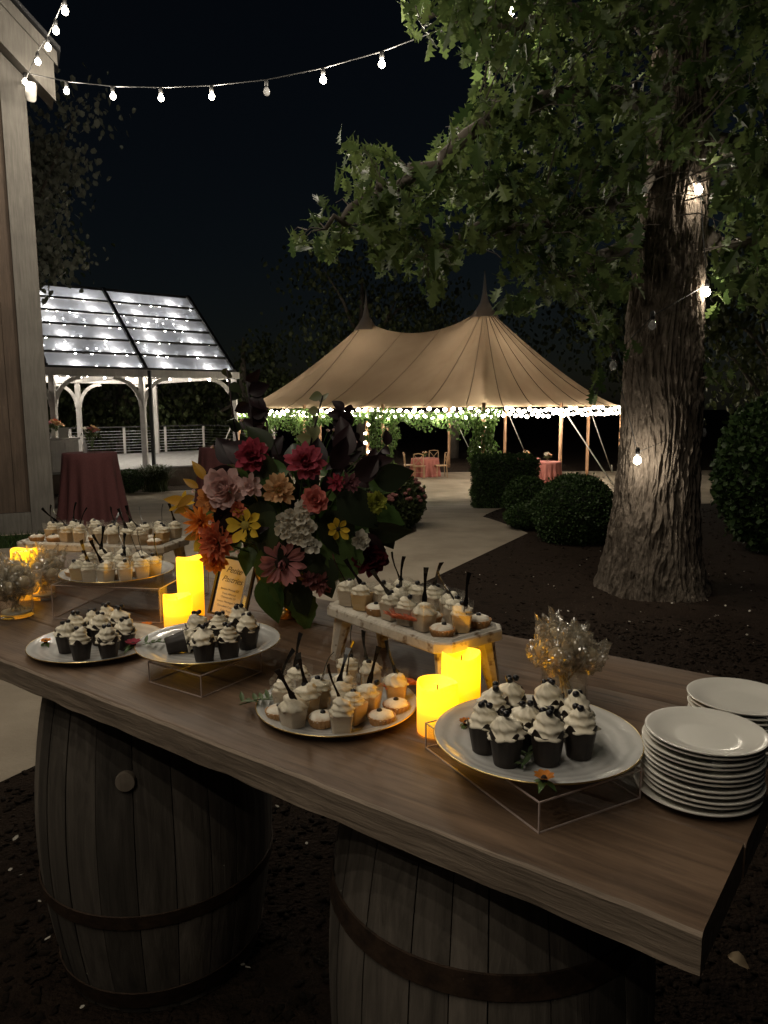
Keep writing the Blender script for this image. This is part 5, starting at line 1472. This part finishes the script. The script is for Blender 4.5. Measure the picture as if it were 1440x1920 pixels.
# ------------------------------------------------------------------ vase and bouquet
vb = P(545, 1153, T)
vs_ = thing('footed_vase', 'brass footed bowl vase holding the big bouquet', 'vase', (vb.x, vb.y, T))
MB().lathe([(0, 0.001), (.06, .001), (.062, .004), (.05, .009), (.02, .02), (.014, .04), (.02, .055), (.07, .075), (.1, .11), (.108, .15), (.1, .185), (.104, .19), (.097, .188), (.1, .15), (.07, .085), (0, .07)], 48, cap0=False, cap1=False).build('bowl', M['brass'], vs_, smooth=50)
bq = thing('bouquet', 'big autumn bouquet of mixed dahlias, daisies and dark foliage in the brass vase', 'bouquet', (vb.x, vb.y, T + .12))
BO = Vector((vb.x, vb.y, T + .12)); BCn = Vector((vb.x + .02, vb.y + .02, T + .30))
def bloom_pos(px, py, depth=None):
    # nearer the middle of the dome means nearer to the camera
    base_y = vb.y
    p = AY(px, py, base_y); d = Vector((p.x - BCn.x, 0, p.z - BCn.z)).length
    off = .24 * math.sqrt(max(0.02, 1 - (d / .36) ** 2))
    return AY(px, py, base_y - off)
def petal_mesh(L_, w, curl, cup, mat, tip=.5, name='petal'):
    b = MB(); vv = []; ff = []; n = 6
    for i in range(n + 1):
        t = i / n; ww = w * max(.03, math.sin(math.pi * (.06 + .92 * t) ** (1 / tip))); z = curl * t * t * L_
        vv += [(t * L_, -ww, z + cup * ww), (t * L_, 0, z), (t * L_, ww, z + cup * ww)]
    for i in range(n): a = 3 * i; ff += [(a, a + 3, a + 4, a + 1), (a + 1, a + 4, a + 5, a + 2)]
    b.add(vv, ff); return b.mesh(name, mat, 'all')
M['disc_dark'] = noisy('flower_disc_dark', (.02, .012, .01), (.05, .03, .02), scale=200, rough=.9, bump=.6)
M['disc_yellow'] = noisy('flower_disc_yellow', (.3, .26, .05), (.45, .33, .06), scale=200, rough=.9, bump=.6)
PCACHE = {}
def bloom(px, py, rpx, mat, layers, n, disc=None, tip=.6, wid=.22, tilt=None, label=None, curl0=.15, pos=None, lift=.0):
    rpx *= 1.16; p = pos or bloom_pos(px, py); r_ = rpx / F_PX * (p - CAM).dot(FWD)
    tocam = (CAM - p).normalized(); nrm = (p - BCn).normalized() * .6 + tocam * .8 + Vector((random.gauss(0, .15), random.gauss(0, .15), random.gauss(0, .15)))
    dr = disc[1] if disc else .12
    c = MB().lathe([(r_ * dr, -.1 * r_), (r_ * dr, 0), (r_ * dr * .8, r_ * .08), (r_ * dr * .3, r_ * .13), (0.0001, r_ * .13)], 20).build('bloom', disc[0] if disc else mat, bq, smooth='all')
    c.matrix_local = Matrix.Translation(p - BO) @ rot_to(nrm)
    if label: c['label'] = label
    key = (mat.name, tip, wid, curl0)
    for ly in range(layers):
        q_ = ly / max(1, layers - 1) if layers > 1 else 0
        L_ = r_ * (1 - .62 * q_); el = R(8 + 62 * q_); m_ = max(5, int(n * (1 - .45 * q_)))
        pk = key + (ly, round(r_, 3)); 
        if pk not in PCACHE: PCACHE[pk] = petal_mesh(L_, L_ * wid * (1 + .5 * q_), curl0 + .2 * q_, .5, mat, tip)
        for k in range(m_):
            o = link('petal', PCACHE[pk], c); a = 2 * math.pi * (k + .5 * (ly % 2)) / m_ + random.gauss(0, .06)
            sq_ = random.uniform(.82, 1.1); o.scale = (sq_, random.uniform(.85, 1.15), random.uniform(.5, 1.6))
            o.rotation_euler = Euler((random.gauss(0, .16), -el + random.gauss(0, .15), a), 'XYZ'); o.location = (r_ * dr * .4 * math.cos(a), r_ * dr * .4 * math.sin(a), r_ * .05 * ly)
    stm = MB().tube([p - nrm.normalized() * .02 - BO, (p - BO) * .45 + Vector((0, 0, .02)), Vector((0, 0, .03))], .003, 5).build('stem', M['box'], bq)
    return c
Y_, D_ = M['disc_yellow'], M['disc_dark']
bloom(572, 867, 33, pm('dahlia_pink', (.46, .09, .13)), 4, 16, None, .6, .2, label='crimson pink dahlia')
bloom(473, 856, 30, M['p_crimson'], 4, 15, None, .6, .22, label='dark crimson dahlia')
bloom(523, 919, 25, M['p_peach'], 3, 20, (Y_, .3), .45, .2, label='peach zinnia')
bloom(425, 915, 36, M['p_blush'], 5, 12, None, .45, .32, label='pale blush garden rose')
bloom(470, 912, 22, M['p_blush'], 3, 9, None, .6, .26, label='blush pink open bloom')
bloom(588, 940, 24, M['p_coral'] if False else pm('rose_coral', (.62, .2, .17)), 5, 9, None, .45, .34, label='coral rose')
bloom(460, 985, 29, M['p_yellow'], 1, 9, (Y_, .28), .55, .24, label='yellow daisy with green centre')
bloom(378, 978, 32, M['p_orange'], 3, 20, (D_, .14), .9, .11, label='orange spider chrysanthemum')
bloom(408, 1015, 34, pm('mum_coral', (.66, .2, .1)), 5, 18, None, .7, .16, label='coral chrysanthemum above the menu card')
bloom(405, 1046, 26, M['p_orange'], 3, 16, None, .6, .2)
bloom(397, 935, 26, pm('bloom_amber', (.5, .2, .06)), 3, 12, None, .6, .24)
bloom(529, 1055, 34, pm('gerbera_pink', (.55, .24, .24)), 2, 22, (D_, .38), .5, .17, label='dusty pink daisy with dark centre')
bloom(634, 992, 20, M['p_yellow'], 1, 7, (D_, .2), .6, .26, label='small yellow daisy')
bloom(703, 942, 20, M['p_lime'], 4, 18, None, .45, .2, label='lime green zinnia')
bloom(692, 1045, 30, M['p_burg'], 5, 14, None, .5, .26, label='deep burgundy dahlia')
bloom(673, 1013, 18, M['p_white'], 4, 9, None, .5, .3)
bloom(603, 1093, 20, pm('sedum_pink', (.35, .14, .13)), 3, 14, None, .6, .2)
bloom(580, 1085, 16, pm('sedum_pink_b', (.3, .12, .12)), 3, 12, None, .6, .2)
bloom(655, 905, 17, pm('mauve', (.25, .1, .12)), 3, 12, None, .6, .2)
bloom(340, 945, 22, M['p_yellow'], 1, 5, None, .7, .16)
bloom(630, 905, 16, M['p_crimson'], 3, 10, None, .6, .2); bloom(447, 955, 15, M['p_coral'], 3, 9, None, .6, .24)
for dx, dy in [(0, 0), (-16, 10), (14, 6), (-6, 22), (12, 26), (-18, 30), (4, 42), (20, -12), (24, 44), (38, 58), (30, 22)]:
    bloom(548 + dx, 965 + dy, 15, M['p_white'], 3, 7, None, .45, .36)
# big leaves
def broad_leaf(w, fold, mat, name='leaf', jag=0.0):
    b = MB(); vv = []; ff = []; n = 10
    for i in range(n + 1):
        t = i / n; ww = w * math.sin(math.pi * t ** .75) * (1 + (jag if i % 2 else 0)) + .002; z = -.25 * t * t
        vv += [(-ww, t, z + fold * ww), (-ww * .5, t, z + fold * ww * .4), (0, t, z), (ww * .5, t, z + fold * ww * .4), (ww, t, z + fold * ww)]
    for i in range(n):
        for k in range(4): a = 5 * i + k; ff.append((a, a + 1, a + 6, a + 5))
    b.add(vv, ff); return b.mesh(name, mat, 'all')
M['lf_green'] = leafmat('bouquet_leaf_green', (.05, .1, .025), (.1, .17, .05), .25, island=False)
M['lf_dark'] = leafmat('bouquet_leaf_dark', (.015, .022, .012), (.04, .055, .022), .15, island=False)
M['lf_purple'] = leafmat('bouquet_leaf_smoke', (.012, .006, .008), (.03, .014, .016), .15, island=False)
LV = [broad_leaf(.3, .35, M['lf_green']), broad_leaf(.36, .3, M['lf_dark']), broad_leaf(.34, .35, M['lf_purple']), broad_leaf(.3, .3, M['lf_green'], jag=.15)]
def leaf_at(p, direction, size, me, spin=0.0, label=None):
    y = Vector(direction).normalized(); ref = (CAM - p).normalized() + Vector((random.gauss(0, .3), random.gauss(0, .3), random.gauss(0, .3)))
    x = y.cross(ref).normalized(); z = x.cross(y); Mx = Matrix.Identity(4)
    for k in range(3): Mx[k][0] = x[k] * size; Mx[k][1] = y[k] * size; Mx[k][2] = z[k] * size; Mx[k][3] = (p - BO)[k]
    o = link('leaf', me, bq); o.matrix_local = Mx @ Matrix.Rotation(spin, 4, 'Y')
    if label: o['label'] = label
    return o
for i in range(190):     # filler foliage through the dome
    a = random.uniform(0, 2 * math.pi); e = random.uniform(-.55, 1.0); rr_ = .30 * random.uniform(.35, .98) * random.uniform(.6, 1)
    v = Vector((math.cos(a) * math.cos(e) * 1.05, math.sin(a) * math.cos(e) * .8, math.sin(e) * .95))
    leaf_at(BCn + v * rr_, v + Vector((random.gauss(0, .5), random.gauss(0, .5), random.gauss(0, .5) - .15)), random.uniform(.05, .10), random.choice([LV[1], LV[0], LV[3], LV[2]] if v.x < .2 else [LV[1], LV[2], LV[3], LV[0]]))
def leaf_px(px, py, dx, dy, size, me, off=.0):
    p = bloom_pos(px, py) + Vector((0, off, 0)); q_ = p + RIGHT * dx - UP * dy; leaf_at(p, q_ - p, size, me)
for a in [(540, 885, -1, .12, .13, 0), (520, 890, -.9, -.3, .12, 1), (600, 985, .5, .7, .16, 0), (640, 1000, .1, 1, .17, 3), (440, 960, -.2, 1, .12, 2), (405, 945, .3, 1, .1, 2), (490, 1030, .3, 1, .13, 3), 
          (500, 1080, .1, 1, .15, 0), (555, 1110, .3, .9, .13, 3), (505, 1085, .6, .8, .12, 3), (690, 990, .9, .25, .13, 1), (700, 960, 1, .35, .1, 3), (660, 1010, .8, .6, .13, 2), (620, 880, .5, -.8, .1, 2), (590, 880, .1, -1, .09, 2), (640, 860, .2, -1, .1, 2),
          (650, 830, -.3, -1, .08, 2), (665, 900, .7, -.6, .1, 2), (690, 880, .8, -.4, .08, 2), (680, 900, .4, -.9, .09, 2), (700, 900, .9, -.1, .12, 1), (500, 850, -.5, -.8, .1, 1), (480, 870, -.8, -.5, .12, 2), (450, 900, -1, -.1, .11, 2), (610, 960, .4, .8, .15, 1), (560, 1000, -.2, 1, .15, 1), (510, 960, -.3, .9, .14, 1), (490, 940, -.1, 1, .14, 1), (630, 930, .6, .4, .15, 1), (545, 1090, .3, .8, .12, 1), (590, 1040, .3, 1, .14, 1), (440, 870, -.6, -.7, .1, 2)]:
    leaf_px(a[0], a[1], a[2], a[3], a[4], LV[a[5]], .03)
# tall dark stems above the dome
def tall_stem(pxs, leafsize, me, n, off=.05):
    pp = [AY(x, y, vb.y + off) - BO for x, y in pxs]
    MB().tube(pp, [.004 - .002 * i / len(pp) for i in range(len(pp))], 5).build('stem', M['lf_purple'], bq, smooth='all')
    for i in range(n):
        t = .3 + .7 * i / max(1, n - 1); k = min(int(t * (len(pp) - 1)), len(pp) - 2); p = pp[k].lerp(pp[k + 1], t * (len(pp) - 1) - k) + BO
        leaf_at(p, Vector((random.gauss(0, .8), random.gauss(0, .4), random.gauss(.1, .5))), leafsize * random.uniform(.7, 1.2), me)
tall_stem([(600, 950), (632, 860), (642, 800), (645, 765)], .045, LV[2], 22)
tall_stem([(610, 950), (652, 860), (660, 810)], .045, LV[2], 12)
tall_stem([(640, 940), (690, 870), (725, 835)], .045, LV[2], 9)
tall_stem([(520, 930), (505, 850), (500, 790), (485, 770)], .07, LV[2], 8)
tall_stem([(470, 900), (475, 800), (462, 715)], .06, LV[2], 12)
tall_stem([(460, 900), (440, 800), (425, 690)], .05, LV[1], 6)
tall_stem([(570, 900), (585, 820), (605, 742)], .045, broad_leaf(.35, .3, leafmat('seed_pod_green', (.12, .13, .06), (.18, .19, .09), .3, island=False)), 9)
# wispy filler: little wax flowers on thin stems, and a few amber leaves at the left
wax = petal_mesh(.008, .003, .2, .5, M['p_blush'], .5)
for i in range(46):
    a = random.uniform(math.pi * .9, math.pi * 2.1); e = random.uniform(-.3, 1.15); v = Vector((math.cos(a) * math.cos(e), math.sin(a) * math.cos(e) * .85, math.sin(e)))
    p = BCn + v * random.uniform(.27, .34) - BO
    MB().tube([p - v * .09, p], .0012, 4).build('filler_stem', M['lf_green'], bq)
    c = MB().lathe([(.0015, -.002), (.0025, 0), (.001, .003)], 8).build('filler_bloom', M['disc_yellow'], bq, loc=p); c.rotation_euler = (v + Vector((0, -.6, .2))).to_track_quat('Z', 'Y').to_euler()
    for k in range(5): link('petal', wax, c, None, (0, -.3, k * 1.257))
amber = broad_leaf(.2, .3, leafmat('amber_leaf', (.3, .16, .02), (.45, .25, .03), .35, island=False))
for px, py, dx, dy in [(350, 940, -1, -.1), (355, 950, -.9, .35), (372, 915, -.8, -.5), (365, 930, -.6, .3), (385, 900, -.5, -.8), (380, 1000, -.9, .3)]:
    leaf_px(px, py, dx, dy, random.uniform(.045, .075), amber, 0)
# small loose garnish flowers
def garnish(label, px, py, z, mat, kind, size, rz=0):
    q_ = P(px, py, z); t = thing('garnish_flower', label, 'flower', (q_.x, q_.y, z), rz)
    if kind == 'plume':
        MB().tube([(-size, 0, .004), (0, 0, .008), (size * .6, .0, .004)], .0015, 5).build('stem', mat, t)
        for k in range(54):
            tt = random.uniform(-1, .6); s_ = 1 if k % 2 else -1
            MB().tube([(tt * size, 0, .007), (tt * size - .008, s_ * size * .14, .014), (tt * size - .02, s_ * size * (.2 + .1 * random.random()), .012 + random.random() * .01)], [.0026, .0024, .0008], 4).build('plume_strand', mat, t)
    else:
        pmh = petal_mesh(size, size * .28, .2, .4, mat, .5)
        for k in range(8): link('petal', pmh, t, (0, 0, .006), (0, -R(15), k * .785 + .2))
        MB().lathe([(size * .3, .002), (size * .3, .008), (size * .15, .012)], 12).build('centre', M['disc_dark'], t)
        lm = broad_leaf(.22, .3, M['lf_green'])
        for k in range(4):
            o = link('leaf', lm, t, (0, 0, .004), (R(-10), 0, k * 1.3)); o.scale = (size * 1.4,) * 3
garnish('orange feathery plume lying on the right footed tray', 768, 1168, zt_ + .016, M['p_coral'], 'plume', .05, R(-38))
garnish('orange feathery plume at the right of the middle front plate', 762, 1290, pl_mid.z + .03, M['p_coral'], 'plume', .045, R(30))
garnish('small yellow blossom among the tarts on the right tray', 816, 1152, zt_, M['p_yellow'], 'daisy', .02)
garnish('tiny rust daisy on the left of the right cupcake plate', 873, 1362, pl_right.z + .008, M['p_orange'], 'daisy', .014)
garnish('rust red daisy on the front rim of the right cupcake plate', 1020, 1468, pl_right.z + .018, M['p_orange'], 'daisy', .018)
garnish('small red blossom at the meeting of the two left plates', 250, 1213, pl_left.z + .014, M['p_crimson'], 'daisy', .022)
garnish('small amber blossom on the far left plate', 86, 1208, pl_fl.z + .012, M['p_orange'], 'daisy', .016)
garnish('small amber blossom before the left candles', 275, 1178, T + .003, M['p_orange'], 'daisy', .02)
def sprig(label, px, py, z, n, size, rz):
    q_ = P(px, py, z); t = thing('leaf_sprig', label, 'sprig', (q_.x, q_.y, z), rz)
    MB().tube([(-size, 0, .006), (0, 0, .012), (size, 0, .008)], .0012, 5).build('stem', M['lf_green'], t)
    lm = broad_leaf(.16, .3, M['lf_sprig'])
    for k in range(n):
        x = -size + 2 * size * k / n; o = link('leaf', lm, t, (x, 0, .01), (R(random.uniform(5, 40)), 0, (1 if k % 2 else -1) * R(60) + R(-60))); o.scale = (size * .8,) * 3
M['lf_sprig'] = leafmat('sprig_green', (.09, .14, .06), (.16, .22, .1), .3, island=False)
sprig('green leafy sprig at the left rim of the middle front plate', 485, 1322, pl_mid.z + .016, 12, .04, .3)
sprig('small green sprig in front of the right plate cupcakes', 985, 1432, pl_right.z + .008, 9, .03, 1.2)
sprig('green sprig on the left of the plate before the menu card', 295, 1212, pl_left.z + .012, 9, .035, .1)
